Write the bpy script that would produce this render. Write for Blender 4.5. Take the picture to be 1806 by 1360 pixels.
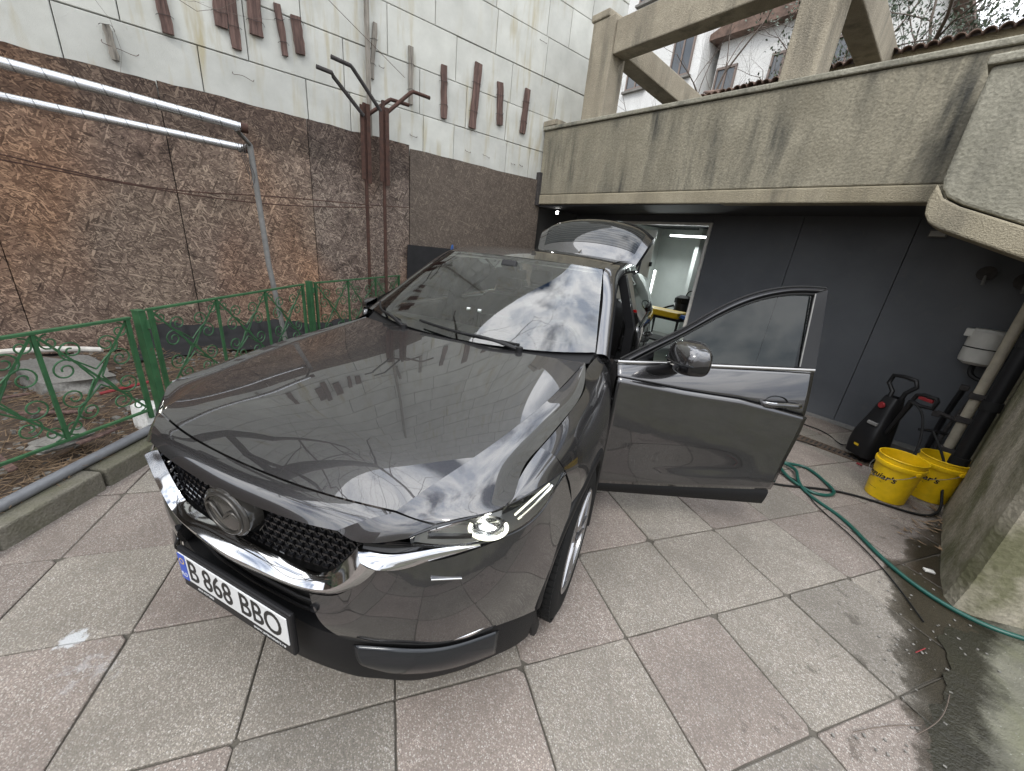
import bpy, bmesh, math, random
import numpy as np
from mathutils import Vector, Matrix
random.seed(7); np.random.seed(7)
for o in list(bpy.data.objects): bpy.data.objects.remove(o, do_unlink=True)
S = bpy.context.scene
COL = S.collection
R = math.radians

# ---------------------------------------------------------------- camera
cd = bpy.data.cameras.new('camera'); cam = bpy.data.objects.new('camera', cd); COL.objects.link(cam)
_f = Vector((-0.72188, 0.59821, -0.34790)).normalized()
_r = Vector((0.60670, 0.78891, 0.09764)); _r = (_r - _r.dot(_f)*_f).normalized()
_u = _r.cross(_f)
cam.matrix_world = Matrix(((_r.x, _u.x, -_f.x, 1.2061), (_r.y, _u.y, -_f.y, 0.0465), (_r.z, _u.z, -_f.z, 1.6223), (0, 0, 0, 1)))
cd.sensor_fit = 'HORIZONTAL'; cd.sensor_width = 36; cd.lens = 13.228
cd.clip_start = 0.02; cd.clip_end = 500
S.camera = cam
S.render.resolution_x = 1024; S.render.resolution_y = 771

# ---------------------------------------------------------------- sky and sun
SUN_EL, SUN_AZ = 48.0, 150.0          # azimuth clockwise from +y
w = bpy.data.worlds.new('World'); S.world = w; w.use_nodes = True
nt = w.node_tree; nt.nodes.clear()
def WN(t, **k):
    n = nt.nodes.new(t)
    for a, b in k.items(): setattr(n, a, b)
    return n
sky = WN('ShaderNodeTexSky', sky_type='NISHITA', sun_disc=False, sun_elevation=R(SUN_EL), sun_rotation=R(SUN_AZ))
sky.air_density = 1.0; sky.dust_density = 1.5
tc = WN('ShaderNodeTexCoord')
mp = WN('ShaderNodeMapping'); mp.inputs['Scale'].default_value = (1.0, 1.0, 1.5)
nt.links.new(tc.outputs['Generated'], mp.inputs['Vector'])
nz = WN('ShaderNodeTexNoise'); nz.inputs['Scale'].default_value = 3.2; nz.inputs['Detail'].default_value = 7; nz.inputs['Roughness'].default_value = .56; nz.inputs['Distortion'].default_value = .1
nt.links.new(mp.outputs[0], nz.inputs['Vector'])
rp = WN('ShaderNodeValToRGB'); rp.color_ramp.elements[0].position = .33; rp.color_ramp.elements[1].position = .48
nt.links.new(nz.outputs['Fac'], rp.inputs['Fac'])
nz2 = WN('ShaderNodeTexNoise'); nz2.inputs['Scale'].default_value = 4.5; nz2.inputs['Detail'].default_value = 8; nz2.inputs['Roughness'].default_value = .6
nt.links.new(mp.outputs[0], nz2.inputs['Vector'])
rp2 = WN('ShaderNodeValToRGB'); e = rp2.color_ramp.elements
e[0].position = .36; e[0].color = (.46, .51, .60, 1); e[1].position = .56; e[1].color = (1.0, 1.0, 1.0, 1)
nt.links.new(nz2.outputs['Fac'], rp2.inputs['Fac'])
cl = WN('ShaderNodeMix', data_type='RGBA', blend_type='MULTIPLY'); cl.inputs[0].default_value = 1
sp = WN('ShaderNodeSeparateXYZ'); nt.links.new(tc.outputs['Generated'], sp.inputs[0])
ov = WN('ShaderNodeMath', operation='MULTIPLY_ADD', use_clamp=True); nt.links.new(sp.outputs['Z'], ov.inputs[0]); ov.inputs[1].default_value = .667; ov.inputs[2].default_value = .333   # CIE overcast: zenith three times the horizon
ovc = WN('ShaderNodeMix', data_type='RGBA', blend_type='MULTIPLY'); ovc.inputs[0].default_value = 1; nt.links.new(ov.outputs[0], ovc.inputs[6]); ovc.inputs[7].default_value = (31, 31.2, 31.6, 1)
nt.links.new(rp2.outputs[0], cl.inputs[6]); nt.links.new(ovc.outputs[2], cl.inputs[7])
mx = WN('ShaderNodeMix', data_type='RGBA')
nt.links.new(rp.outputs[0], mx.inputs[0]); nt.links.new(sky.outputs[0], mx.inputs[6]); nt.links.new(cl.outputs[2], mx.inputs[7])
bg = WN('ShaderNodeBackground'); bg.inputs['Strength'].default_value = .15
nt.links.new(mx.outputs[2], bg.inputs['Color'])
wo = WN('ShaderNodeOutputWorld'); nt.links.new(bg.outputs[0], wo.inputs['Surface'])
sl = bpy.data.lights.new('sun', 'SUN'); sl.energy = 1.5; sl.angle = R(14); sl.color = (1, .96, .89)
sun = bpy.data.objects.new('sun', sl); COL.objects.link(sun)
_d = Vector((math.sin(R(SUN_AZ))*math.cos(R(SUN_EL)), math.cos(R(SUN_AZ))*math.cos(R(SUN_EL)), math.sin(R(SUN_EL))))
sun.rotation_euler = _d.to_track_quat('Z', 'Y').to_euler()
S.view_settings.view_transform = 'Standard'; S.view_settings.look = 'None'
S.view_settings.exposure = -0.06; S.view_settings.gamma = 1.0; S.view_settings.use_curve_mapping = False
S.render.engine = 'CYCLES'
S.cycles.max_bounces = 10; S.cycles.glossy_bounces = 5; S.cycles.transparent_max_bounces = 16; S.cycles.caustics_reflective = False; S.cycles.caustics_refractive = False
try: S.cycles.use_denoising = True
except Exception: pass

# ---------------------------------------------------------------- mesh helpers
def spl(P, n, closed=False):
    """natural cubic spline through points P (k x 3), n samples, chord-length parameter"""
    P = np.asarray(P, float); k = len(P)
    if k == 2:
        t = np.linspace(0, 1, n)[:, None]; return P[0]*(1-t)+P[1]*t
    d = np.maximum(np.linalg.norm(np.diff(P, axis=0), axis=1), 1e-6)
    T = np.concatenate([[0], np.cumsum(d)])
    return spl_at(P, T, np.linspace(0, T[-1], n))
def spl_at(P, T, tt):
    k = len(P); h = np.diff(T)
    A = np.zeros((k, k)); B = np.zeros((k, P.shape[1])); A[0, 0] = A[-1, -1] = 1
    for i in range(1, k-1):
        A[i, i-1] = h[i-1]; A[i, i] = 2*(h[i-1]+h[i]); A[i, i+1] = h[i]
        B[i] = 6*((P[i+1]-P[i])/h[i]-(P[i]-P[i-1])/h[i-1])
    M = np.linalg.solve(A, B)
    j = np.clip(np.searchsorted(T, tt, side='right')-1, 0, k-2)
    a = (T[j+1]-tt)[:, None]; b = (tt-T[j])[:, None]; H = h[j][:, None]
    return M[j]*a**3/(6*H)+M[j+1]*b**3/(6*H)+(P[j]/H-M[j]*H/6)*a+(P[j+1]/H-M[j+1]*H/6)*b
def sgrid(ctrl, nu, nv):
    """bicubic natural-spline surface through a control net [rows][cols][3]"""
    C = np.asarray(ctrl, float)
    du = np.maximum(np.mean(np.linalg.norm(np.diff(C, axis=0), axis=2), axis=1), 1e-6); Tu = np.concatenate([[0], np.cumsum(du)])
    dv = np.maximum(np.mean(np.linalg.norm(np.diff(C, axis=1), axis=2), axis=0), 1e-6); Tv = np.concatenate([[0], np.cumsum(dv)])
    tu = np.linspace(0, Tu[-1], nu); tv = np.linspace(0, Tv[-1], nv)
    if len(C) > 2: G = np.stack([spl_at(C[:, j], Tu, tu) for j in range(C.shape[1])], 1)
    else: s = np.linspace(0, 1, nu)[:, None, None]; G = C[0]*(1-s)+C[1]*s
    if C.shape[1] > 2: return np.stack([spl_at(G[i], Tv, tv) for i in range(nu)], 0)
    s = np.linspace(0, 1, nv)[None, :, None]; return G[:, :1]*(1-s)+G[:, -1:]*s
def mirx(P): 
    P = np.array(P, float).copy(); P[..., 0] *= -1; return P
def sym(row):
    """row of control points from x=0 outwards -> full-width row"""
    r = np.array(row, float); return np.concatenate([mirx(r[:0:-1]), r], 0)

class MB:
    def __init__(s): s.v = []; s.f = []; s.uv = None
    def add(s, V, Fc):
        o = len(s.v); s.v += [tuple(map(float, p)) for p in V]; s.f += [tuple(i+o for i in f) for f in Fc]; return s
    def box(s, c, d, rot=None):
        x, y, z = d[0]/2, d[1]/2, d[2]/2
        V = [Vector(p) for p in ((-x,-y,-z),(x,-y,-z),(x,y,-z),(-x,y,-z),(-x,-y,z),(x,-y,z),(x,y,z),(-x,y,z))]
        if rot is not None: V = [rot @ p for p in V]
        c = Vector(c)
        return s.add([p+c for p in V], [(0,3,2,1),(4,5,6,7),(0,1,5,4),(1,2,6,5),(2,3,7,6),(3,0,4,7)])
    def bb(s, x0, x1, y0, y1, z0, z1): return s.box(((x0+x1)/2,(y0+y1)/2,(z0+z1)/2),(x1-x0,y1-y0,z1-z0))
    def bar(s, a, b, wd, ht, up=(0,0,1)):
        a = Vector(a); b = Vector(b); d = b-a; L = d.length; d.normalize()
        u = Vector(up); sd = d.cross(u)
        if sd.length < 1e-4: sd = d.cross(Vector((1,0,0)))
        sd.normalize(); u = sd.cross(d)
        m = Matrix((d, sd, u)).transposed()
        return s.box((a+b)/2, (L, wd, ht), m)
    def grid(s, G, flip=False):
        nu, nv = len(G), len(G[0]); V = [p for r_ in G for p in r_]; Fc = []
        for i in range(nu-1):
            for j in range(nv-1):
                q = (i*nv+j, i*nv+j+1, (i+1)*nv+j+1, (i+1)*nv+j)
                Fc.append(q[::-1] if flip else q)
        return s.add(V, Fc)
    def tube(s, pts, r, n=8, cap=True, closed=False, flat=None):
        P = [Vector(p) for p in pts]; k = len(P)
        rr = [r]*k if not hasattr(r, '__len__') else list(r)
        t0 = (P[1]-P[0]).normalized(); ref = Vector((0,0,1)) if abs(t0.z) < .9 else Vector((1,0,0))
        nrm = (ref-ref.dot(t0)*t0).normalized(); V = []; Fc = []
        for i in range(k):
            if closed: t = P[(i+1) % k]-P[i-1]
            else: t = P[min(i+1, k-1)]-P[max(i-1, 0)]
            if t.length < 1e-9: t = t0.copy()
            t.normalize(); nrm = nrm-nrm.dot(t)*t
            if nrm.length < 1e-6: nrm = t.orthogonal()
            nrm.normalize(); bn = t.cross(nrm)
            for a in range(n):
                an = 2*math.pi*a/n; V.append(P[i]+rr[i]*(math.cos(an)*nrm+math.sin(an)*bn*(flat or 1)))
        m = k if closed else k-1
        for i in range(m):
            i2 = (i+1) % k
            for a in range(n): Fc.append((i*n+a, i*n+(a+1) % n, i2*n+(a+1) % n, i2*n+a))
        if cap and not closed: Fc.append(tuple(range(n-1, -1, -1))); Fc.append(tuple((k-1)*n+a for a in range(n)))
        return s.add(V, Fc)
    def lathe(s, prof, n=32, c=(0,0,0), ax='z', a0=0, a1=2*math.pi):
        V = []; Fc = []; full = abs(a1-a0-2*math.pi) < 1e-6; m = n if full else n+1
        for i in range(m):
            a = a0+(a1-a0)*i/n
            for (r_, z) in prof:
                p = (r_*math.cos(a), r_*math.sin(a), z)
                if ax == 'x': p = (p[2], p[0], p[1])
                if ax == 'y': p = (p[0], -p[2], p[1])
                V.append((p[0]+c[0], p[1]+c[1], p[2]+c[2]))
        k = len(prof)
        for i in range(n):
            i2 = (i+1) % m
            for j in range(k-1): Fc.append((i*k+j, i2*k+j, i2*k+j+1, i*k+j+1))
        return s.add(V, Fc)
    def prism(s, poly, d, org=(0,0,0), ux=(1,0,0), uy=(0,1,0), cen=True):
        """extrude a 2-D outline by d along ux x uy"""
        ux = Vector(ux); uy = Vector(uy); n = ux.cross(uy).normalized(); o = Vector(org); k = len(poly)
        A = [o+ux*p[0]+uy*p[1] for p in poly]; B = [p+n*d for p in A]
        return s.add(A+B, [tuple(range(k-1,-1,-1)), tuple(range(k, 2*k))]+[(i, (i+1) % k, k+(i+1) % k, k+i) for i in range(k)])
    def mirror(s):
        m = MB(); m.v = [(-x, y, z) for x, y, z in s.v]; m.f = [tuple(reversed(f)) for f in s.f]; return m
    def mesh(s, name, smooth=30):
        me = bpy.data.meshes.new(name); me.from_pydata(s.v, [], s.f)
        bm = bmesh.new(); bm.from_mesh(me)
        bmesh.ops.recalc_face_normals(bm, faces=bm.faces)
        bm.to_mesh(me); bm.free()
        if smooth:
            me.shade_smooth()
            if smooth < 180: me.set_sharp_from_angle(angle=R(smooth))
        me.update(); return me
    def build(s, name, mat, parent=None, smooth=30, bevel=0, solid=0, loc=None, rot=None, off=-1):
        return obj(name, s.mesh(name, smooth), mat, parent, bevel, solid, loc, rot, off)

def obj(name, me, mat, parent=None, bevel=0, solid=0, loc=None, rot=None, off=-1):
    if mat is not None and not me.materials: me.materials.append(mat)
    o = bpy.data.objects.new(name, me); COL.objects.link(o)
    if parent is not None: o.parent = parent
    if loc is not None: o.location = loc
    if rot is not None: o.rotation_euler = rot
    if solid:
        m = o.modifiers.new('solid', 'SOLIDIFY'); m.thickness = solid; m.offset = off
    if bevel:
        m = o.modifiers.new('bevel', 'BEVEL'); m.width = bevel; m.segments = 2; m.limit_method = 'ANGLE'; m.angle_limit = R(40)
    return o
def tag(o, label=None, cat=None, group=None, kind=None):
    if label: o['label'] = label
    if cat: o['category'] = cat
    if group: o['group'] = group
    if kind: o['kind'] = kind
    return o
def thing(name, label, cat, loc=(0,0,0), rz=0, group=None):
    o = bpy.data.objects.new(name, None); COL.objects.link(o); o.location = loc; o.rotation_euler = (0, 0, rz); o.empty_display_size = .1
    return tag(o, label, cat, group)
def text_mesh(txt, size, depth=.001, bold=0, align='CENTER', shear=0):
    c = bpy.data.curves.new('txt', 'FONT'); c.body = txt; c.size = size; c.extrude = depth; c.offset = bold; c.align_x = align; c.align_y = 'CENTER'; c.resolution_u = 4; c.shear = shear
    t = bpy.data.objects.new('txt', c); COL.objects.link(t)
    dg = bpy.context.evaluated_depsgraph_get(); dg.update()
    me = bpy.data.meshes.new_from_object(t.evaluated_get(dg))
    bpy.data.objects.remove(t, do_unlink=True); me.materials.clear()
    return me

# ---------------------------------------------------------------- material helpers
class NT:
    def __init__(s, name):
        s.m = bpy.data.materials.new(name); s.m.use_nodes = True; s.t = s.m.node_tree; s.t.nodes.clear()
        s.out = s.n('ShaderNodeOutputMaterial'); s.b = s.n('ShaderNodeBsdfPrincipled'); s.l(s.b.outputs[0], s.out.inputs[0])
        s._pos = None
    def n(s, t, **k):
        x = s.t.nodes.new(t)
        for a, b in k.items(): setattr(x, a, b)
        return x
    def l(s, a, b): s.t.links.new(a, b)
    def pos(s, obj_space=False):
        if obj_space: return s.n('ShaderNodeTexCoord').outputs['Object']
        if s._pos is None: s._pos = s.n('ShaderNodeNewGeometry').outputs['Position']
        return s._pos
    def mapv(s, v, scale=(1,1,1), rot=(0,0,0), loc=(0,0,0)):
        m = s.n('ShaderNodeMapping'); m.inputs['Scale'].default_value = scale; m.inputs['Rotation'].default_value = rot; m.inputs['Location'].default_value = loc
        s.l(v, m.inputs['Vector']); return m.outputs[0]
    def noise(s, v, scale, det=4, rough=.5, dist=0, out='Fac'):
        x = s.n('ShaderNodeTexNoise'); x.inputs['Scale'].default_value = scale; x.inputs['Detail'].default_value = det; x.inputs['Roughness'].default_value = rough; x.inputs['Distortion'].default_value = dist
        s.l(v, x.inputs['Vector']); return x.outputs[out]
    def vor(s, v, scale, feat='F1', out='Distance', rnd=1):
        x = s.n('ShaderNodeTexVoronoi', feature=feat); x.inputs['Scale'].default_value = scale; x.inputs['Randomness'].default_value = rnd
        s.l(v, x.inputs['Vector']); return x.outputs[out]
    def ramp(s, f, stops, interp='LINEAR'):
        x = s.n('ShaderNodeValToRGB'); cr = x.color_ramp; cr.interpolation = interp
        while len(cr.elements) < len(stops): cr.elements.new(.5)
        for e_, (p, c) in zip(cr.elements, stops):
            e_.position = p; e_.color = (c, c, c, 1) if not hasattr(c, '__len__') else (*c[:3], 1)
        s.l(f, x.inputs['Fac']); return x.outputs[0]
    def mix(s, f, a, b, mode='MIX'):
        x = s.n('ShaderNodeMix', data_type='RGBA', blend_type=mode)
        for sock, val in ((x.inputs[0], f), (x.inputs[6], a), (x.inputs[7], b)):
            if hasattr(val, 'is_output'): s.l(val, sock)
            elif hasattr(val, '__len__'): sock.default_value = (*val[:3], 1)
            else: sock.default_value = val if sock == x.inputs[0] else (val, val, val, 1)
        return x.outputs[2]
    def math(s, op, a, b=0, c=0, clamp=False):
        x = s.n('ShaderNodeMath', operation=op, use_clamp=clamp)
        for i, val in enumerate((a, b, c)):
            if hasattr(val, 'is_output'): s.l(val, x.inputs[i])
            else: x.inputs[i].default_value = val
        return x.outputs[0]
    def sep(s, v): x = s.n('ShaderNodeSeparateXYZ'); s.l(v, x.inputs[0]); return x.outputs
    def bump(s, h, strength=.3, dist=.01):
        x = s.n('ShaderNodeBump'); x.inputs['Strength'].default_value = strength; x.inputs['Distance'].default_value = dist
        s.l(h, x.inputs['Height']); s.l(x.outputs[0], s.b.inputs['Normal']); return x.outputs[0]
    def set(s, **k):
        nm = dict(color='Base Color', rough='Roughness', metal='Metallic', coat='Coat Weight', coatr='Coat Roughness', ior='IOR', spec='Specular IOR Level', emit='Emission Color', es='Emission Strength', alpha='Alpha', trans='Transmission Weight')
        for a, v in k.items():
            i = s.b.inputs[nm[a]]
            if hasattr(v, 'is_output'): s.l(v, i)
            elif hasattr(v, '__len__'): i.default_value = (*v[:3], 1)
            else: i.default_value = v
        return s
def rnd_obj(T): return T.n('ShaderNodeObjectInfo').outputs['Random']
def simple(name, color, rough=.5, metal=0, var=0.0, vs=8, bump=0, bs=60, **k):
    T = NT(name); T.set(rough=rough, metal=metal, **k)
    if var:
        n_ = T.noise(T.pos(), vs, 5, .6); c = np.array(color)
        T.set(color=T.ramp(n_, [(.3, c*(1-var)), (.7, c*(1+var))]))
    else: T.set(color=color)
    if bump: T.bump(T.noise(T.pos(), bs, 4, .6), bump, .004)
    return T.m
# ---------------------------------------------------------------- materials of the place
M = {}
def m_osb():
    T = NT('osb_weathered'); p = T.pos()
    # flakes: four crossing layers of long thin chips; the chip with the higher rank lies on top
    tone = rank = hgt = None
    for k, (ang, ly, lz) in enumerate(((.25, 11, 80), (1.15, 14, 98), (2.0, 10, 70), (2.75, 16, 116), (.75, 20, 150))):
        q = T.mapv(T.mapv(p, rot=(ang, 0, 0), loc=(k*3.1, k*1.7, k*.9)), (0, ly, lz))
        bend = T.n('ShaderNodeVectorMath', operation='ADD'); T.l(q, bend.inputs[0]); sc_ = T.n('ShaderNodeVectorMath', operation='SCALE'); sc_.inputs['Scale'].default_value = .9
        T.l(T.noise(p, 7+k, 2, .5, 0, 'Color'), sc_.inputs[0]); T.l(sc_.outputs[0], bend.inputs[1])
        vc = T.n('ShaderNodeTexVoronoi', voronoi_dimensions='3D'); vc.inputs['Scale'].default_value = 1; T.l(bend.outputs[0], vc.inputs['Vector'])
        cs = T.n('ShaderNodeSeparateColor'); T.l(vc.outputs['Color'], cs.inputs[0])
        hh = T.math('SUBTRACT', cs.outputs[1], T.math('MULTIPLY', vc.outputs['Distance'], .25))
        if tone is None: tone, rank, hgt = cs.outputs[0], cs.outputs[1], hh
        else:
            f_ = T.math('GREATER_THAN', cs.outputs[1], rank)
            x = T.n('ShaderNodeMix', data_type='FLOAT'); T.l(f_, x.inputs[0]); T.l(tone, x.inputs[2]); T.l(cs.outputs[0], x.inputs[3]); tone = x.outputs[0]
            y_ = T.n('ShaderNodeMix', data_type='FLOAT'); T.l(f_, y_.inputs[0]); T.l(hgt, y_.inputs[2]); T.l(hh, y_.inputs[3]); hgt = y_.outputs[0]
            rank = T.math('MAXIMUM', rank, cs.outputs[1])
    h = T.math('ADD', hgt, T.math('MULTIPLY', T.noise(p, 90, 4, .7), .25))
    tn = T.math('ADD', T.math('MULTIPLY', tone, .58), T.math('ADD', T.math('MULTIPLY', T.noise(p, 40, 6, .75), .28), T.math('MULTIPLY', T.noise(p, 3.5, 4, .6), .30)))
    base = T.ramp(tn, [(.22, (.048, .036, .030)), (.45, (.120, .094, .078)), (.66, (.190, .152, .126)), (.86, (.37, .31, .25)), (.97, (.50, .42, .33))])
    # broad weathering: grey violet areas, orange fresher areas, black mould near the top edge
    big = T.noise(p, .9, 4, .55, .4)
    sx = T.sep(p)
    orange = T.math('MULTIPLY', T.ramp(T.noise(T.mapv(p, (1, 1, .45), (0,0,0), (3, .55, 7)), .75, 3, .5), [(.47, 0), (.63, 1)]), .60)
    c = T.mix(T.ramp(big, [(.35, 0), (.65, .75)]), base, T.mix(1, base, (.98, .90, .92), 'MULTIPLY'))
    c = T.mix(orange, c, T.mix(1, base, (1.45, 1.04, .76), 'MULTIPLY'))
    top = T.math('MULTIPLY', T.ramp(T.math('ADD', T.math('MULTIPLY', sx[2], .36), T.math('MULTIPLY', T.noise(p, 2.5, 5, .6), .35)), [(.97, 0), (1.12, 1)]), .72)
    spots = T.ramp(T.noise(p, 3.2, 6, .65, .6), [(.54, 0), (.68, .85)])
    c = T.mix(T.math('MAXIMUM', top, spots), c, T.mix(1, c, (.36, .35, .35), 'MULTIPLY'))
    grey = T.math('GREATER_THAN', sx[1], 2.402)
    c = T.mix(grey, c, T.mix(1, T.mix(.55, base, (.13, .115, .10)), (.80, .80, .80), 'MULTIPLY'))
    hue = T.mix(rnd_obj(T), (1.0, .93, .86), (.86, .85, .85))
    T.set(color=T.mix(1, c, hue, 'MULTIPLY'), rough=.85, spec=.25); T.bump(h, .38, .005)
    return T.m
M['osb'] = m_osb()
def m_eps():
    T = NT('polystyrene_board'); p = T.pos()
    c = T.ramp(T.noise(p, 3, 5, .6), [(.3, (.465, .47, .435)), (.7, (.585, .59, .55))])
    c = T.mix(1, c, T.mix(rnd_obj(T), (.93, .93, .93), (1.06, 1.06, 1.05)), 'MULTIPLY')
    # yellow-brown runs
    st = T.math('MULTIPLY', T.ramp(T.noise(T.mapv(p, (1, 7, .9)), 1.3, 4, .6), [(.53, 0), (.72, 1)]), T.ramp(T.noise(p, .8, 3, .5), [(.38, 0), (.60, .85)]))
    c = T.mix(st, c, (.40, .35, .22))
    dirt = T.ramp(T.noise(p, 26, 6, .7), [(.66, 0), (.76, .5)]); c = T.mix(dirt, c, (.20, .19, .16))
    low = T.math('MULTIPLY', T.ramp(T.sep(p)[2], [(.0, 0), (1, 0)]), 1)
    T.set(color=c, rough=.9, spec=.2)
    T.bump(T.math('ADD', T.noise(p, 170, 3, .6), T.math('MULTIPLY', T.noise(p, 14, 4, .6), .8)), .35, .006); return T.m
M['eps'] = m_eps()
def m_stucco(name, c0, c1, stain=.8, grain=70, seed=0, moss=0):
    T = NT(name); p = T.mapv(T.pos(), loc=(seed, seed*1.7, 0)); q = T.pos()
    c = T.ramp(T.noise(p, 2.2, 6, .62), [(.3, c0), (.7, c1)])
    c = T.mix(T.ramp(T.noise(p, grain, 3, .7), [(.35, .45), (.62, 0)]), c, tuple(x*.5 for x in c0))
    run = T.math('MULTIPLY', T.ramp(T.noise(T.mapv(p, (5, 5, .7)), 1.0, 5, .62), [(.46, 0), (.70, 1)]), T.ramp(T.noise(p, 1.1, 4, .6), [(.36, 0), (.60, stain)]))
    c = T.mix(run, c, (.055, .055, .05))
    if moss:
        g = T.math('MULTIPLY', T.ramp(T.noise(p, 2.3, 5, .6), [(.42, 0), (.60, 1)]), moss); c = T.mix(g, c, (.075, .08, .03))
    T.set(color=c, rough=.92, spec=.2)
    T.bump(T.math('ADD', T.noise(p, grain, 4, .65), T.math('MULTIPLY', T.vor(p, grain*.7), .6)), .7, .008); return T.m
M['stucco'] = m_stucco('terrace_render', (.225, .205, .155), (.345, .318, .245), 1.0, 60)
M['stucco2'] = m_stucco('stair_render', (.25, .24, .19), (.42, .40, .33), 1.0, 55, 4)
M['band'] = m_stucco('terrace_band', (.30, .265, .19), (.42, .375, .28), .55, 120, 2)
M['pier'] = m_stucco('pier_render', (.30, .275, .215), (.45, .41, .33), .7, 45, 9, .75)
M['concrete'] = m_stucco('pergola_concrete', (.30, .265, .205), (.43, .385, .30), .7, 90, 6)
M['cream'] = m_stucco('cream_render', (.40, .34, .22), (.52, .45, .31), .55, 80, 11)
M['white_render'] = m_stucco('white_render', (.66, .66, .64), (.78, .78, .76), .12, 40, 3)
M['roof_tile'] = simple('roof_tile_clay', (.13, .085, .065), .85, 0, .45, 6, .4, 60)
def m_tile(name, body, seed):
    T = NT(name); p = T.pos(); q = T.mapv(p, loc=(seed, seed, 0))
    v = T.n('ShaderNodeTexVoronoi'); v.inputs['Scale'].default_value = 185; T.l(q, v.inputs['Vector'])
    v2 = T.n('ShaderNodeTexVoronoi'); v2.inputs['Scale'].default_value = 95; T.l(q, v2.inputs['Vector'])
    sc = T.n('ShaderNodeSeparateColor'); T.l(v.outputs['Color'], sc.inputs[0]); sc2 = T.n('ShaderNodeSeparateColor'); T.l(v2.outputs['Color'], sc2.inputs[0])
    stone = T.ramp(sc.outputs[0], [(0, tuple(x*.55 for x in body)), (.45, body), (.72, tuple(min(1, x*1.35) for x in body)), (.94, (.38, .36, .33)), (1, (.48, .46, .43))])
    m1 = T.ramp(v.outputs['Distance'], [(.42, 1), (.60, 0)])
    c = T.mix(m1, tuple(x*.80 for x in body), stone)
    big = T.math('MULTIPLY', T.ramp(v2.outputs['Distance'], [(.28, 1), (.42, 0)]), T.ramp(sc2.outputs[1], [(.80, 0), (.86, .55)]))
    c = T.mix(big, c, T.mix(sc2.outputs[2], (.24, .21, .19), (.50, .48, .45)))
    c = T.mix(T.ramp(T.noise(p, 2.4, 5, .65), [(.32, .55), (.66, 0)]), c, tuple(x*.45 for x in body))
    c = T.mix(T.ramp(T.noise(p, 7, 5, .7), [(.60, 0), (.78, .38)]), c, (.33, .32, .295))
    c = T.mix(1, c, T.mix(rnd_obj(T), (.86, .86, .86), (1.14, 1.13, 1.12)), 'MULTIPLY')
    # water lying along the right-hand side and dirty blotches beside it
    s_ = T.sep(p); wob = T.math('MULTIPLY', T.math('SUBTRACT', T.noise(p, 4.0, 8, .70), .5), .34)
    curve = T.math('ADD', 1.29, T.math('ADD', T.math('MULTIPLY', T.math('MAXIMUM', T.math('SUBTRACT', 3.05, s_[1]), 0), .22), T.math('MULTIPLY', T.math('MAXIMUM', T.math('SUBTRACT', s_[1], 3.05), 0), .10)))
    edge = T.math('SUBTRACT', T.math('ADD', s_[0], wob), curve)
    wet = T.math('MULTIPLY', T.ramp(edge, [(0, 0), (.03, .75), (.10, 1)]), T.ramp(T.math('MULTIPLY', s_[1], .1), [(.10, 0), (.15, 1), (.40, 1), (.47, .3)]))
    spot = T.math('MULTIPLY', T.ramp(T.noise(p, 8, 4, .6), [(.60, 0), (.66, .8)]), T.ramp(T.math('ADD', T.math('MULTIPLY', s_[0], .5), 0), [(.50, 0), (.62, 1)]))
    wet2 = T.math('MAXIMUM', wet, T.math('MULTIPLY', spot, .55))
    c = T.mix(wet2, c, T.mix(1, c, (.14, .128, .095), 'MULTIPLY'))
    # white paint splashes at the left
    pv = T.n('ShaderNodeVectorMath', operation='SUBTRACT'); T.l(p, pv.inputs[0]); pv.inputs[1].default_value = (-.585, -.575, 0)
    ln = T.n('ShaderNodeVectorMath', operation='LENGTH'); T.l(pv.outputs[0], ln.inputs[0])
    spl1 = T.ramp(T.math('ADD', ln.outputs['Value'], T.math('MULTIPLY', T.noise(p, 34, 4, .7), .11)), [(.085, 1), (.10, 0)])
    pv2 = T.n('ShaderNodeVectorMath', operation='SUBTRACT'); T.l(p, pv2.inputs[0]); pv2.inputs[1].default_value = (-.40, -.50, 0)
    ln2 = T.n('ShaderNodeVectorMath', operation='LENGTH'); T.l(pv2.outputs[0], ln2.inputs[0])
    spl2 = T.ramp(T.math('ADD', ln2.outputs['Value'], T.math('MULTIPLY', T.noise(p, 17, 4, .75), .55)), [(.28, 1), (.33, 0)])
    c = T.mix(T.math('MULTIPLY', T.math('MAXIMUM', spl1, T.math('MULTIPLY', spl2, .30)), .75), c, (.52, .54, .56))
    T.set(color=c, rough=T.ramp(wet, [(0, .82), (1, .40)]), spec=.35)
    T.bump(T.math('ADD', T.math('MULTIPLY', m1, .5), T.noise(q, 220, 2, .6)), .45, .003); return T.m
M['tile_grey'] = m_tile('terrazzo_grey', (.250, .226, .194), 0)
M['tile_pink'] = m_tile('terrazzo_pink', (.254, .216, .190), 5)
def m_ground():
    T = NT('yard_concrete'); p = T.pos(); s_ = T.sep(p)
    c = T.ramp(T.noise(p, 4, 6, .65), [(.3, (.065, .058, .047)), (.7, (.115, .104, .085))])
    T.set(color=c, rough=.9); T.bump(T.noise(p, 60, 4, .6), .4, .006); return T.m
M['ground'] = m_ground()
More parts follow.
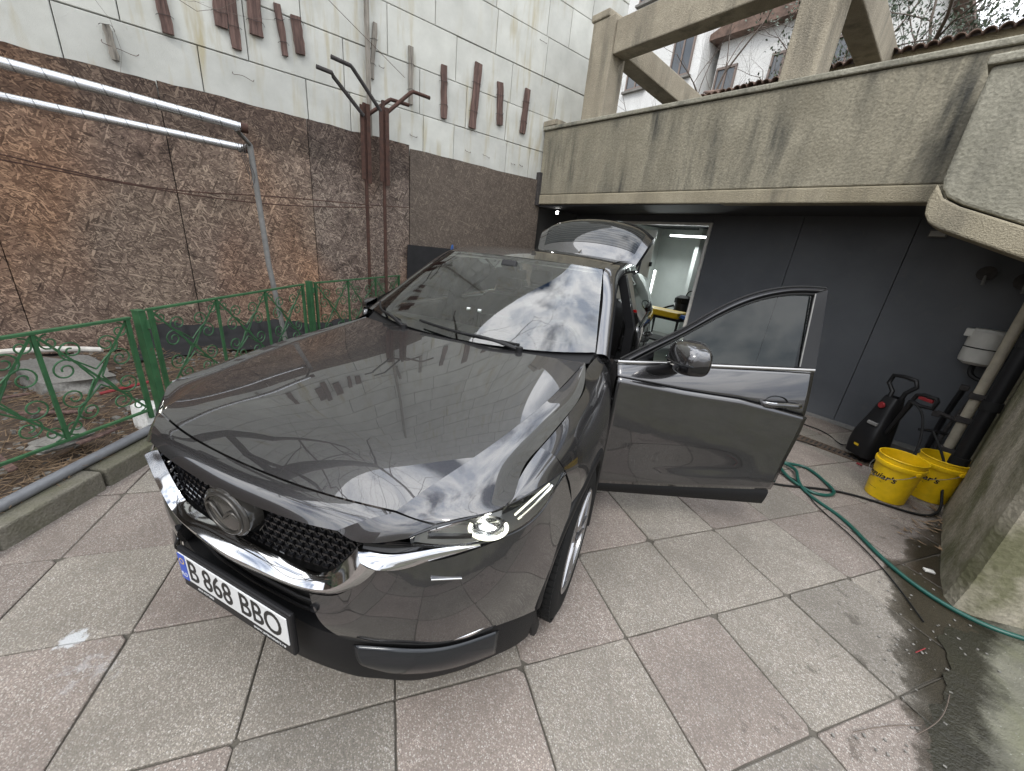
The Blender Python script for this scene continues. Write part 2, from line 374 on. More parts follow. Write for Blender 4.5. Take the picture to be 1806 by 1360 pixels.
def m_apron():
    T = NT('mossy_concrete'); p = T.pos(); s_ = T.sep(p)
    c = T.ramp(T.noise(p, 5, 6, .65), [(.3, (.095, .093, .070)), (.7, (.165, .160, .125))])
    c = T.mix(T.ramp(T.noise(p, 3, 5, .6), [(.45, 0), (.68, .55)]), c, (.125, .13, .065))
    c = T.mix(T.ramp(T.vor(T.mapv(p, (1,1,1)), 42), [(.09, .7), (.13, 0)]), c, (.30, .30, .27))
    edge = T.math('ADD', s_[0], T.math('MULTIPLY', T.math('SUBTRACT', T.noise(p, 5, 7, .68), .5), .30))
    wet = T.math('SUBTRACT', 1, T.ramp(T.math('SUBTRACT', edge, 1.28), [(.42, 0), (.50, 1)]))
    c = T.mix(wet, c, T.mix(1, c, (.13, .12, .085), 'MULTIPLY'))
    T.set(color=c, rough=T.ramp(wet, [(0, .85), (1, .42)])); T.bump(T.math('ADD', T.noise(p, 90, 4, .6), T.noise(p, 14, 5, .6)), .8, .008); return T.m
M['apron'] = m_apron()
M['soil'] = simple('planter_soil', (.060, .042, .030), .95, 0, .5, 14, .9, 45)
M['straw'] = simple('dry_straw', (.17, .115, .068), .8, 0, .5, 25)
M['kerb'] = m_stucco('kerb_concrete', (.14, .13, .105), (.235, .22, .18), .5, 90, 8, .45)
M['stone'] = m_stucco('rough_stone', (.16, .155, .14), (.27, .26, .24), .4, 70, 5)
M['dark_back'] = simple('joint_shadow', (.035, .033, .03), .95)
M['pipe_grey'] = simple('grey_plastic_pipe', (.16, .165, .175), .45, 0, .12, 20)
def m_green():
    T = NT('green_paint'); p = T.pos()
    c = T.ramp(T.noise(p, 12, 5, .6), [(.3, (.022, .075, .032)), (.7, (.040, .120, .050))])
    c = T.mix(T.ramp(T.noise(p, 45, 5, .7), [(.62, 0), (.70, .85)]), c, (.08, .045, .03))
    T.set(color=c, rough=.5, spec=.4); T.bump(T.noise(p, 90, 3, .6), .25, .002); return T.m
M['green'] = m_green()
def m_rust(name, c0, c1):
    T = NT(name); p = T.pos()
    T.set(color=T.ramp(T.noise(p, 18, 6, .7), [(.3, c0), (.7, c1)]), rough=.85, metal=.1); T.bump(T.noise(p, 120, 4, .6), .4, .002); return T.m
M['rust'] = m_rust('rusty_steel', (.030, .016, .012), (.085, .038, .026))
M['dark_steel'] = m_rust('dark_steel', (.028, .026, .026), (.065, .058, .055))
M['galv'] = m_rust('galvanised_steel', (.15, .15, .145), (.24, .235, .225))
def m_poles():
    T = NT('polished_pipe'); p = T.pos(); s_ = T.sep(p)
    ring = T.math('PINGPONG', T.math('MULTIPLY', T.math('ADD', s_[1], T.math('MULTIPLY', s_[2], .3)), 8), .5)
    tar = T.ramp(T.noise(T.mapv(p, (.1, 2.0, .1)), 1.6, 3, .5), [(.64, 0), (.70, .9)])
    c = T.mix(tar, (.60, .61, .63), (.10, .055, .035)); c = T.mix(T.ramp(ring, [(.0, .8), (.05, 0)]), c, (.12, .12, .12))
    T.set(color=c, metal=.85, rough=T.ramp(T.noise(p, 12, 4, .6), [(.3, .18), (.7, .36)])); return T.m
M['poles'] = m_poles()
def m_wood(name, c0, c1, sc=(18, 18, 1.5)):
    T = NT(name); p = T.pos()
    g = T.noise(T.mapv(p, sc), 2.2, 6, .7, .5)
    c = T.ramp(g, [(.32, tuple(x*.35 for x in c0)), (.5, c0), (.68, c1)])
    T.set(color=c, rough=.88); T.bump(g, .6, .006); return T.m
M['old_wood'] = m_wood('weathered_wood', (.10, .060, .050), (.19, .12, .10))
M['grey_wood'] = m_wood('grey_wood', (.22, .20, .17), (.30, .275, .24))
M['log'] = simple('peeled_log', (.55, .52, .47), .8, 0, .2, 12, .3)
M['black_sheet'] = simple('black_membrane', (.010, .010, .011), .85, 0, .3, 10)
def m_clad():
    T = NT('anthracite_sheet'); p = T.pos()
    c = T.ramp(T.noise(p, 1.6, 5, .6), [(.3, (.080, .086, .096)), (.7, (.110, .117, .128))])
    c = T.mix(T.ramp(T.noise(p, 9, 5, .7), [(.58, 0), (.72, .45)]), c, (.125, .125, .12))
    T.set(color=c, rough=T.ramp(T.noise(p, 3, 4, .6), [(.3, .38), (.7, .55)]), spec=.4); T.bump(T.noise(p, 4, 3, .5), .12, .02); return T.m
M['clad'] = m_clad()
M['soffit'] = simple('dark_soffit', (.030, .030, .032), .7, 0, .2, 6)
M['room_white'] = simple('room_paint', (.66, .69, .67), .6, 0, .06, 3)
M['room_grey'] = simple('room_floor', (.20, .20, .19), .5, 0, .15, 5)
M['black'] = simple('black_plastic', (.009, .009, .010), .45, spec=.3)
M['black_gloss'] = simple('black_gloss', (.008, .008, .009), .08)
M['rubber'] = simple('black_rubber', (.010, .010, .010), .7, spec=.25)
M['red'] = simple('red_plastic', (.20, .014, .018), .5)
M['yellow'] = simple('yellow_plastic', (.74, .48, .006), .42, 0, .14, 14)
M['yellow_dark'] = simple('yellow_tray', (.55, .36, .01), .5)
M['blue'] = simple('blue_cloth', (.04, .12, .35), .8)
M['white_plastic'] = simple('white_plastic', (.62, .61, .57), .4, 0, .08, 10)
M['beige_pipe'] = simple('beige_pipe', (.42, .38, .30), .6, 0, .15, 12)
M['hose_green'] = simple('green_hose', (.010, .070, .055), .35, 0, .1, 30)
M['cast'] = m_rust('cast_iron', (.05, .036, .026), (.12, .085, .06))
M['bark'] = simple('bark', (.085, .075, .065), .9, 0, .4, 20)
M['twig'] = simple('twig', (.10, .078, .062), .85, 0, .3, 20)
M['leaf'] = simple('evergreen_leaf', (.030, .048, .022), .55, 0, .5, 5)
M['ink'] = simple('black_ink', (.012, .012, .012), .5)
M['window_dark'] = simple('window_glass_far', (.05, .06, .07), .05, spec=.8)
M['pvc_frame'] = simple('window_frame', (.16, .12, .10), .5)
def emis(name, c, s_):
    T = NT(name); T.set(color=(.8, .8, .8), emit=c, es=s_); return T.m
M['tube'] = emis('fluorescent_tube', (.92, 1.0, 1.0), 9)
M['flood'] = emis('floodlight_led', (1, .98, .94), 25)
def m_glass(name, tint, refl=1.0, ior=1.5, rough=0.0):
    T = NT(name); T.t.nodes.remove(T.b)
    tr = T.n('ShaderNodeBsdfTransparent'); tr.inputs[0].default_value = (*tint, 1)
    gl = T.n('ShaderNodeBsdfGlossy'); gl.inputs['Roughness'].default_value = rough; gl.inputs[0].default_value = (refl, refl, refl, 1)
    fr = T.n('ShaderNodeFresnel'); fr.inputs['IOR'].default_value = ior
    mxs = T.n('ShaderNodeMixShader'); T.l(fr.outputs[0], mxs.inputs[0]); T.l(tr.outputs[0], mxs.inputs[1]); T.l(gl.outputs[0], mxs.inputs[2]); T.l(mxs.outputs[0], T.out.inputs[0])
    return T.m
# ================================================================ THE SETTING
# world frame: x runs along the garage front (to the right), y towards it, z up
b = MB(); b.bb(-60, 60, -60, 60, -.06, -.035)
g_ = b.build('ground', M['ground'], smooth=0); tag(g_, kind='structure')

# ---- terrazzo paving, 50 cm tiles laid at 70 degrees
TA = R(69.97); TS = .5064
ta = Vector((math.cos(TA), math.sin(TA), 0)); tb = Vector((-math.sin(TA), math.cos(TA), 0))
_c, _s = math.cos(R(28.7)), math.sin(R(28.7))
T0 = Vector((.79434*_c+.20304*_s, .79434*_s-.20304*_c, 0))
b = MB(); b.add([(-3.5,-3.2,-.008),(2.4,-3.2,-.008),(2.4,6.0,-.008),(-3.5,6.0,-.008)], [(0,1,2,3)])
pav = b.build('pavement', M['ground'], smooth=0); tag(pav, kind='structure')
def tile_mesh(k):
    m = MB(); h = TS/2-.0025; c = .003; rg = random.Random(k)
    out = []                                        # worn outline: chipped corners, uneven edges
    cor = [(-1,-1),(1,-1),(1,1),(-1,1)]; cc = [rg.choice((.005, .008, .014, .026)) for _ in cor]
    for q in range(4):
        (ax, ay), (bx_, by_) = cor[q], cor[(q+1) % 4]; dx, dy = (bx_-ax)/2, (by_-ay)/2
        for t_ in [cc[q]/(2*h)]+[.12, .3, .5, .7, .88]+[1-cc[(q+1) % 4]/(2*h)]:
            j_ = rg.uniform(0, .0024) if .05 < t_ < .95 else 0
            out.append((ax*h+dx*2*h*t_-(-dy)*-j_*1.0, ay*h+dy*2*h*t_-dx*-j_))
    top = [(x*.985, y*.985) for x, y in out]
    n = len(out); V = [(x, y, 0) for x, y in top]+[(x, y, -c) for x, y in out]+[(x, y, -.035) for x, y in out]
    Fc = [tuple(range(n))]+[(i, n+i, n+(i+1) % n, (i+1) % n) for i in range(n)]+[(n+i, 2*n+i, 2*n+(i+1) % n, n+(i+1) % n) for i in range(n)]
    m.add(V, Fc); return m.mesh('paving_tile', 0)
tiles = {}
for nm in ('tile_grey', 'tile_pink'):
    tiles[nm] = [tile_mesh(k) for k in range(8)]
    for me in tiles[nm]: me.materials.append(M[nm])
rt = random.Random(3)
for i in range(-9, 12):
    for j in range(-8, 14):
        p = T0+ta*((i+.5)*TS)+tb*((j+.5)*TS)
        if not (-3.2 < p.x < 1.98 and -2.4 < p.y < 5.62): continue
        if p.y < -.45-(p.x+2.0)*.79-.10 and p.x < 1: # beyond the kerb
            pass
        kx = (p.x+1.98)*.61+(p.y+.46)*.79            # signed distance from kerb line
        if kx < -.26: continue
        nm = 'tile_pink' if ((i+j) % 2 == 0) != (rt.random() < .12) else 'tile_grey'
        if rt.random() < .06: nm = 'tile_grey'
        o = obj('paving_tile', rt.choice(tiles[nm]), None, pav)
        o.location = (p.x, p.y, rt.uniform(-.003, .003)); o.rotation_euler = (R(rt.uniform(-.4, .4)), R(rt.uniform(-.4, .4)), TA+R(rt.choice((0, 90, 180, 270))+rt.uniform(-.3, .3)))
# mossy concrete strip beside the right-hand pier
m = MB(); n1, n2 = 150, 10; G = []
for i in range(n1):
    y = -1.2+i*(4.9)/(n1-1); row = []
    for j in range(n2):
        x = 1.56+.035*math.sin(y*3.1)+.02*math.sin(y*8.7)+.012*math.sin(y*23)+.008*math.sin(y*51+1)+j*.22; row.append((x, y, .0035+max(0, (x-1.72))*.12+.006*math.sin(x*9+y*5)))
    G.append(row)
m.grid(G); tag(m.build('concrete_apron', M['apron'], smooth=60), kind='structure')

# ---- planter bed: kerb, soil, straw
KA = Vector((-1.31, -.90, 0)); KD = Vector((-.79, .61, 0)).normalized(); KN = Vector((-KD.y, KD.x, 0))  # KN points away from the yard
if KN.dot(Vector((-1, -1, 0))) < 0: KN = -KN
kerb = thing('kerb', None, None); tag(kerb, kind='structure')
rk = random.Random(5)
for k in range(-3, 6):
    a = KA+KD*(k*.52+.01)+KN*.02; e_ = KA+KD*((k+1)*.52-.012)+KN*.02
    m = MB(); m.bar(a+KN*.11+Vector((0,0,.035)), e_+KN*.11+Vector((0,0,.035+rk.uniform(-.006,.006))), .20, .17)
    m.build('kerb_stone', M['kerb'], kerb, smooth=0, bevel=.012)
m = MB(); G = []
def soil_z(u, v): return .10+.10*min(1, max(0, v)/.5)+.03*math.sin(u*5+v*3)+.02*math.sin(u*13-v*9)
def soil_p(u, v): q = KA+KD*u+KN*(.22+v); return (q.x, q.y, soil_z(u, v))
for i in range(60):
    u = -2.5+i*.15; G.append([soil_p(u, j*.16) for j in range(30)])
m.grid(G); tag(m.build('planter_soil', M['soil'], smooth=180), kind='structure')
m = MB(); rs = random.Random(11)
for k in range(5200):
    u = rs.uniform(-1.3, 3.2); v = rs.random()**1.6*1.6-.05; x, y, z = soil_p(u, v)
    L = rs.uniform(.05, .22); an = rs.gauss(math.atan2(KD.y, KD.x), .8); d = Vector((math.cos(an), math.sin(an), rs.uniform(-.12, .16)))*L/2
    c = Vector((x, y, z+rs.uniform(.0, .035))); sd = Vector((-d.y, d.x, 0)).normalized()*rs.uniform(.0012, .003); up = Vector((0, 0, .003))
    m.add([c-d-sd, c-d+sd, c+d+sd*.6, c+d-sd*.6, c+up*1.2], [(0,1,4),(1,2,4),(2,3,4),(3,0,4)])
tag(m.build('dry_straw', M['straw'], smooth=0), 'dry brown straw and stalks covering the planter soil', 'straw', kind='stuff')
m = MB(); rs = random.Random(12)
for k in range(1500):
    u = rs.uniform(-1.3, 3.2); v = rs.random()*1.7; x, y, z = soil_p(u, v); r_ = rs.uniform(.004, .018)
    m.box((x, y, z+r_*.4), (r_*2, r_*1.4, r_), Matrix.Rotation(rs.uniform(0, 6.3), 3, 'Z') @ Matrix.Rotation(rs.uniform(-.5, .5), 3, 'X'))
tag(m.build('gravel', M['stone'], smooth=0), 'small grey stones and crumbs scattered in the planter', 'gravel', kind='stuff')
# grey pipe lying on the kerb
a = Vector((-1.40, -1.05, .165)); pts = [KA+KD*t+KN*.15+Vector((0, 0, .150+.006*math.sin(t*2))) for t in (-1.4, -.7, 0, .5, .95, 1.3)]
m = MB(); m.tube(pts, .030, 16); tag(m.build('plastic_pipe', M['pipe_grey'], smooth=60), 'long grey plastic pipe lying on the kerb of the planter', 'pipe')

# ================================================================ TALL BLIND WALL (plane x = -4.29) with insulation boards
WX = -4.29
wall = thing('blind_wall', 'tall blind wall clad in whitish insulation boards above the brown hoarding', 'wall', (WX, 2, 0))
m = MB(); m.bb(-.34, -.062, -9, 4.30, 0, 9.0); m.build('wall_core', M['dark_back'], wall, smooth=0)
rb = random.Random(21); bm_cache = {}
def board_mesh(L, H):
    k = (round(L, 3), round(H, 3))
    if k not in bm_cache:
        m = MB(); x0, x1 = -.06, -.004; h, l = H/2-.0035, L/2-.0035; c = .006
        V = [(x0,-l,-h),(x0,l,-h),(x0,l,h),(x0,-l,h),(x1-c,-l,-h),(x1-c,l,-h),(x1-c,l,h),(x1-c,-l,h),(x1,-l+c,-h+c),(x1,l-c,-h+c),(x1,l-c,h-c),(x1,-l+c,h-c)]
        m.add(V, [(8,9,10,11),(4,5,9,8),(5,6,10,9),(6,7,11,10),(7,4,8,11),(0,1,5,4),(1,2,6,5),(2,3,7,6),(3,0,4,7)])
        bm_cache[k] = m.mesh('insulation_board', 0); bm_cache[k].materials.append(M['eps'])
    return bm_cache[k]
def put_board(y0, y1, z0, z1):
    o = obj('insulation_board', board_mesh(y1-y0, z1-z0), None, wall)
    o.location = (rb.uniform(-.004, .004), (y0+y1)/2-2, (z0+z1)/2); o.rotation_euler = (0, R(rb.uniform(-.25, .25)), R(rb.uniform(-.2, .2)))
rows = [2.60]+[3.11+.495*k for k in range(13)]
offs = [.51, .92, .04, .42, .85, .12, .62, .3, .8, .5, .1, .7, .35]
for k in range(len(rows)-1):
    y = -3.0+offs[k]-.95
    while y < 6.25:
        L = .93 if rb.random() < .72 else (.465 if rb.random() < .7 else .70)
        ya, yb = max(y, -3.4), min(y+L, 6.30)
        if yb-ya > .1: put_board(ya, yb, rows[k], rows[k+1])
        y += L
# weathered wooden strips wired to the wall
strips = [(.07,3.12,3.62,.085,-2),(.50,3.31,3.75,.10,1),(.60,3.17,3.85,.085,0),(.785,3.34,3.78,.115,0),(1.01,3.25,3.67,.06,-5),(1.165,3.31,3.63,.095,-4),(1.955,3.31,3.86,.05,6),(2.42,3.18,3.78,.055,0),(2.885,3.14,3.73,.085,-2),(3.375,3.13,3.91,.105,4),(3.80,3.28,3.80,.10,-5),(4.275,3.27,3.86,.10,3),(-.33,2.80,3.05,.055,-3)]
for i, (y, z0, z1, wd, tl) in enumerate(strips):
    m = MB(); rg = random.Random(i+40); n = 9; L = z1-z0; G = []
    jag = lambda: rg.uniform(-.006, .006)
    Vf, Vb = [], []
    pts = [(-wd/2+jag(), -L/2+L*t/6) for t in range(7)][::-1]+[(wd/2+jag(), -L/2+L*t/6) for t in range(7)]
    m.prism(pts, .026, (0, 0, 0), (0, 1, 0), (0, 0, 1))
    o = m.build('wooden_strip', M['grey_wood'] if i in (6, 7, 12) else M['old_wood'], wall, smooth=0, bevel=.003)
    o.location = (.004, y-2, (z0+z1)/2); o.rotation_euler = (R(-tl), 0, 0)
    m = MB()
    for zz in ((.12,) if L < .4 else (-L*.24, L*.2)):
        q = [(.0, -wd*.5-.02, zz-.005), (.03, -wd*.5, zz), (.034, 0, zz+rg.uniform(-.01, .01)), (.03, wd*.5, zz+.004), (.006, wd*.5+.02, zz+rg.uniform(-.03, .03))]
        m.tube(spl(q, 12), .0022, 5)
    m.build('tie_wire', M['dark_steel'], o)
# loose wire staples left in the wall
for i, (y, z, L, tl) in enumerate([(-1.1,2.97,.16,3),(-.28,2.90,.22,8),(.62,2.95,.17,4),(2.46,2.84,.09,2),(3.3,2.83,.08,4),(3.62,2.83,.11,10),(4.14,2.82,.06,0),(4.30,2.83,.05,5),(2.05,3.46,.05,0),(4.5,4.5,.12,0)]):
    m = MB(); rg = random.Random(i)
    m.tube(spl([(0, -L/2, .02), (.02, -L/2, 0), (.025, 0, rg.uniform(-.012, .012)), (.02, L/2, -.005), (.0, L/2+.01, .015)], 14), .0024, 5)
    o = m.build('wire_staple', M['rust'], wall); o.location = (.0, y-2, z); o.rotation_euler = (R(-tl), 0, 0)

# ================================================================ OSB HOARDING along the foot of the wall
hoard = thing('board_hoarding', 'weathered brown strand-board hoarding along the foot of the tall wall', 'hoarding', (WX, 2, 0))
m = MB(); m.bb(-.05, -.012, -8, 2.75, .05, 2.66); m.build('batten_frame', M['dark_back'], hoard, smooth=0)
js = [-5.08, -3.83, -2.58, -1.33, -.075, 1.18, 2.40, 4.76]
for i in range(len(js)-1):
    y0, y1 = js[i]+.004, js[i+1]-.004; zt = 2.725+rb.uniform(-.01, .01)-(.045 if i == 6 else 0)
    m = MB(); n = 10; rg = random.Random(i)
    pts = [(y0-2, .2), (y1-2, .2)]+[(y1-2+(y0-y1)*t/n, zt+rg.uniform(-.008, .008)) for t in range(n+1)]
    m.prism(pts, .022, (.01, 0, 0), (0, 1, 0), (0, 0, 1)); o = m.build('strand_board', M['osb'], hoard, smooth=0)
    o.rotation_euler = (0, R(rg.uniform(-.25, .25)), 0)
# black membrane at the hoarding foot; its forward drape stands in for shaded soil
m = MB(); G = []
for k in range(104):
    t = k*.05; w1 = .014*math.sin(t*9.0)+.010*math.sin(t*23.0); y = -.62+t*.42
    G.append([(-4.225+w1, y, .44+.03*math.sin(t*2.7)+.012*math.sin(t*11)), (-4.20+w1, y, .33), (-4.165+w1*.6, y, .275), (-4.08, y, .262+.012*math.sin(t*6)), (-3.92+.05*math.sin(t*3.3), y, .252+.012*math.sin(t*8+1)), (-3.74+.07*math.sin(t*2.1+1)+.02*math.sin(t*13), y, .235)])
m.grid(G); tag(m.build('membrane_and_soil_shade', M['black_sheet'], smooth=60, solid=.004), 'long low black membrane strip at the hoarding foot, its drape standing in for soil shade', 'sheet')
m = MB(); m.prism([(2.33, .3), (3.25, .3), (3.22, 1.475), (2.36, 1.485)], .014, (-4.235, 0, 0), (0, 1, 0), (0, 0, 1))
tag(m.build('black_panel', M['black_sheet'], smooth=0), 'tall black panel leaning on the hoarding behind the windscreen', 'panel')
m = MB(); m.box((-4.20, 3.07, 1.505), (.02, .012, .07), Matrix.Rotation(.15, 3, 'X')); m.box((-4.19, 3.045, 1.50), (.02, .012, .065), Matrix.Rotation(-.2, 3, 'X'))
tag(m.build('clothes_peg', M['blue'], smooth=0, bevel=.002), 'small blue clothes peg clipped on the black panel', 'peg')
# ================================================================ STEEL POSTS, POLES AND FENCE
def rusty_post(nm, y, x, arms, label, zt):
    t = thing(nm, label, 'post', (x, y, 0))
    m = MB(); m.bb(-.017, .017, -.017, .017, .15, zt); m.build('upright', M['rust'], t, smooth=0, bevel=.002)
    for dx, dy, z0, z1 in ((.03, -.038, 2.20, 2.97), (.034, .034, 2.16, 2.99), (-.03, -.01, 2.24, 2.93)):
        m = MB(); m.bb(dx-.006, dx+.006, dy-.022, dy+.022, z0, z1); m.build('flat_bar', M['rust'], t, smooth=0, bevel=.001)
    for p in arms:
        m = MB(); m.tube([(q[0]-x, q[1]-y, q[2]) for q in p], .021, 12); m.build('arm', M['dark_steel'] if p[-1][1] < y else M['rust'], t)
    return t
rusty_post('rusty_post', 1.77, -4.10, [[(-4.06,1.75,2.86),(-4.0,1.42,3.13),(-3.97,1.40,3.15),(-3.97,1.25,3.16)], [(-4.13,1.80,2.88),(-4.15,2.08,3.11),(-4.15,2.11,3.13),(-4.15,2.34,3.13)]], 'left of two rusty steel posts with bent pipe arms before the hoarding', 3.0)
rusty_post('rusty_post', 1.965, -4.02, [[(-4.0,1.93,2.94),(-3.98,1.63,3.25),(-3.97,1.60,3.27),(-3.97,1.40,3.29)], [(-4.0,2.0,2.94),(-4.02,2.30,3.22),(-4.02,2.34,3.245),(-4.02,2.56,3.24)]], 'right and nearer of two rusty steel posts with bent pipe arms', 3.06)
m = MB(); m.bb(-4.245, -4.215, 1.85, 1.90, 2.7, 6.5); tag(m.build('timber_batten', M['grey_wood'], smooth=0, bevel=.004), 'long grey timber batten standing up the insulated wall behind the posts', 'batten')
for pts, lab in (([(-4.2,1.2,3.99),(-4.2,1.47,3.85),(-4.18,2.30,3.41)], 'thin wire slanting down across the insulated wall'),
                 ([(-4.05,-2.4,2.06),(-4.05,-1.12,1.90),(-4.05,-.24,1.80),(-4.05,.57,1.85),(-4.05,1.81,1.92),(-4.05,2.32,1.955)], 'upper of two rusty wires stretched along the hoarding'),
                 ([(-4.03,-2.4,2.0),(-4.03,-1.12,1.86),(-4.03,.14,1.775),(-4.03,.83,1.79),(-4.03,1.81,1.895)], 'lower sagging rusty wire along the hoarding')):
    m = MB(); m.tube(spl(pts, 30), .0055 if pts[0][2] < 3 else .003, 6); tag(m.build('wire', M['rust']), lab, 'wire')
# polished pipes on a grey upright
t = thing('drying_rack', 'grey steel upright carrying two shiny horizontal pipes in the planter', 'rack', (-3.5, .5, 0))
def rel(P, o=(-3.5, .5, 0)): return [tuple(a-b_ for a, b_ in zip(p, o)) for p in P]
m = MB(); m.tube(rel([(-3.52,.66,.15),(-3.5,.56,1.2),(-3.49,.525,2.25)]), .024, 12); m.build('upright', M['galv'], t)
for p in ([(-2.55,-2.35,2.36),(-3.12,.35,2.32),(-3.14,.44,2.318)], [(-3.80,-2.3,2.30),(-3.83,.50,2.25)]):
    m = MB(); m.tube(rel(p), .034, 16); m.build('pipe', M['poles'], t, smooth=60)
    e_ = Vector(p[-1]); m = MB(); m.tube(rel([e_, e_+Vector((0,.05,-.002))]), .037, 14); m.build('end_clamp', M['rust'], t)
m = MB(); m.tube(rel([(-3.12,.40,2.295),(-3.49,.525,2.25),(-3.84,.47,2.225)]), .018, 8); m.build('cross_arm', M['galv'], t)
m = MB()
for k in range(4): m.tube(spl([(.02*k-.03, -.06+.02*k, 1.75), (.02*k-.02, -.05+.01*k, 1.67), (.02*k, -.03+.02*k, 1.58-.03*k), (.03*k, -.01, 1.50-.04*k)], 8), .003, 5)
o = m.build('tie_wire', M['dark_steel'], t); o.location = (0, 0, .5)
# green wrought fence ------------------------------------------------
def spiral(c, r0, turns, a0, sgn, u, n=26):
    P = []
    for i in range(n):
        s_ = i/(n-1); a = a0+sgn*turns*2*math.pi*s_; r_ = r0*(1-s_*.80)
        P.append((c[0]+r_*math.cos(a), c[1]+r_*math.sin(a)))
    return P
def fence_panel(A, B, label, post=True):
    A = Vector(A); B = Vector(B); d = B-A; L = math.hypot(d.x, d.y); ux = Vector((d.x/L, d.y/L, d.z/L)); H = .64
    rz = math.atan2(d.y, d.x)
    t = thing('garden_fence', label, 'fence', A, 0, None)
    P3 = lambda s_, h: tuple(ux*s_+Vector((0, 0, h)))
    m = MB(); m.bar(P3(-.02, H), P3(L+.02, H), .028, .016); m.build('top_rail', M['green'], t, smooth=0, bevel=.002)
    m = MB(); m.bar(P3(0, 0), P3(L, 0), .020, .016); m.build('bottom_rail', M['green'], t, smooth=0, bevel=.002)
    n = max(2, round(L/.5)); wd = L/n
    for k in range(n+1):
        m = MB(); e_ = .024 if k in (0, n) else .018
        m.bar(P3(k*wd, -.06 if k in (0, n) else 0), P3(k*wd, H), e_, e_, up=tuple(ux)); m.build('fence_bar', M['green'], t, smooth=0, bevel=.002)
    for k in range(n):
        s0 = k*wd
        for a, b_ in (((.01, .02), (wd-.01, H-.02)), ((.01, H-.02), (wd-.01, .02))):
            m = MB(); m.bar(P3(s0+a[0], a[1]), P3(s0+b_[0], b_[1]), .005, .012, up=(0, 0, 1)); m.build('diagonal_bar', M['green'], t, smooth=0)
        cx, cz = wd/2, H/2
        for (sx, sz) in ((0, 1), (0, -1), (1, 0), (-1, 0)):
            # each side of the cross carries a pair of scrolls joined by an arc
            r_ = .062 if sx == 0 else .068
            if sx == 0: c1, c2 = (cx-.085, cz+sz*.19), (cx+.085, cz+sz*.19); st = (-1, 1); a_ = -sz*math.pi/2
            else: c1, c2 = (cx+sx*.135, cz-.085), (cx+sx*.135, cz+.085); st = (-1, 1); a_ = math.pi/2-sx*math.pi/2+math.pi
            for c, sg in ((c1, -1), (c2, 1)):
                if sx == 0: sp = spiral(c, r_, 1.55, a_, sg*sz, None)
                else: sp = spiral(c, r_, 1.55, a_, -sg*sx, None)
                lead = (cx+sx*.02, cz+sz*.05)
                pts = [lead]+sp
                m = MB(); m.tube([P3(s0+q[0], q[1]) for q in pts], .0048, 5); m.build('scroll', M['green'], t)
        for c, a_, sg in (((.055, H-.065), math.pi/2, 1), ((wd-.055, H-.065), math.pi/2, -1), ((.05, .06), -math.pi/2, -1), ((wd-.05, .06), -math.pi/2, 1)):
            m = MB(); m.tube([P3(s0+q[0], q[1]) for q in spiral(c, .048, 1.3, a_, sg, None, 20)], .0045, 5); m.build('scroll', M['green'], t)
    return t
def fence_post(p, h, label, lean=0):
    t = thing('fence_post', label, 'post', p)
    m = MB(); m.bb(-.030, .030, -.022, .022, -.1, h); m.build('post', M['green'], t, smooth=0, bevel=.004)
    m = MB(); m.bb(-.033, .033, -.025, .025, h, h+.006); m.build('cap', M['green'], t, smooth=0, bevel=.002)
    for z in (.1, h-.12):
        m = MB(); m.tube([(.03, .02, z), (.03, .02, z+.06)], .012, 8); m.build('hinge', M['green'], t)
    t.rotation_euler = (R(lean), 0, R(40)); return t
fence_panel((-1.02,-1.74,.27), (-2.165,-.40,.305), 'nearest panel of the green scrollwork fence, beside the kerb')
fence_panel((-2.36,-.30,.325), (-3.38,.83,.375), 'middle panel of the green scrollwork fence, behind the bonnet')
fence_panel((-3.50,.98,.38), (-4.16,2.20,.42), 'farthest panel of the green scrollwork fence, ending near the hoarding')
fence_post((-2.235,-.345,.18), .80, 'green square fence post at the near corner of the planter')
fence_post((-3.44,.905,.2), .84, 'green square fence post between middle and far fence panels')
# things lying in the planter
def lump(name, c, s_, seed, mat, label, cat, rz=0):
    bm = bmesh.new(); bmesh.ops.create_cube(bm, size=1); bmesh.ops.subdivide_edges(bm, edges=bm.edges, cuts=9, use_grid_fill=True)
    rg = random.Random(seed); from mathutils import noise as _mn
    for v in bm.verts:
        q = v.co.normalized()*.62; v.co = v.co*.72+q*.28; n_ = _mn.fractal(v.co*2.2+Vector((seed*7.1, 0, 0)), 1.0, 2.0, 4); v.co += v.co.normalized()*n_*.13
    me = bpy.data.meshes.new(name); bm.to_mesh(me); bm.free(); me.shade_smooth(); me.set_sharp_from_angle(angle=R(35))
    o = obj(name, me, mat); o.location = c; o.scale = s_; o.rotation_euler = (rg.uniform(-.1,.1), rg.uniform(-.1,.1), rz)
    return tag(o, label, cat)
lump('concrete_lump', (-3.2,-.95,.27), (.62,.42,.16), 1, M['stone'], 'large pale concrete lump in the planter behind the near fence panel', 'concrete lump', .4)
lump('flat_stone', (-2.02,-.80,.235), (.26,.12,.055), 2, M['stone'], 'flat grey stone lying by the kerb under the near fence panel', 'stone', 2.4)
lump('footing_block', (-2.32,-.42,.13), (.16,.15,.30), 3, M['white_render'], 'whitish footing block at the green corner post', 'block', .6)
m = MB(); m.tube(spl([(-3.75,-1.45,.37),(-3.70,-1.1,.385),(-3.64,-.80,.37)], 8), [.022,.024,.025,.026,.025,.026,.024,.022], 10); tag(m.build('log', M['log']), 'thin peeled white log lying at the foot of the hoarding', 'log')
m = MB(); m.tube([(-2.72,-.72,.27),(-2.80,-.44,.30)], .012, 8); tag(m.build('red_stick', M['red']), 'short red stick lying in the straw', 'stick')
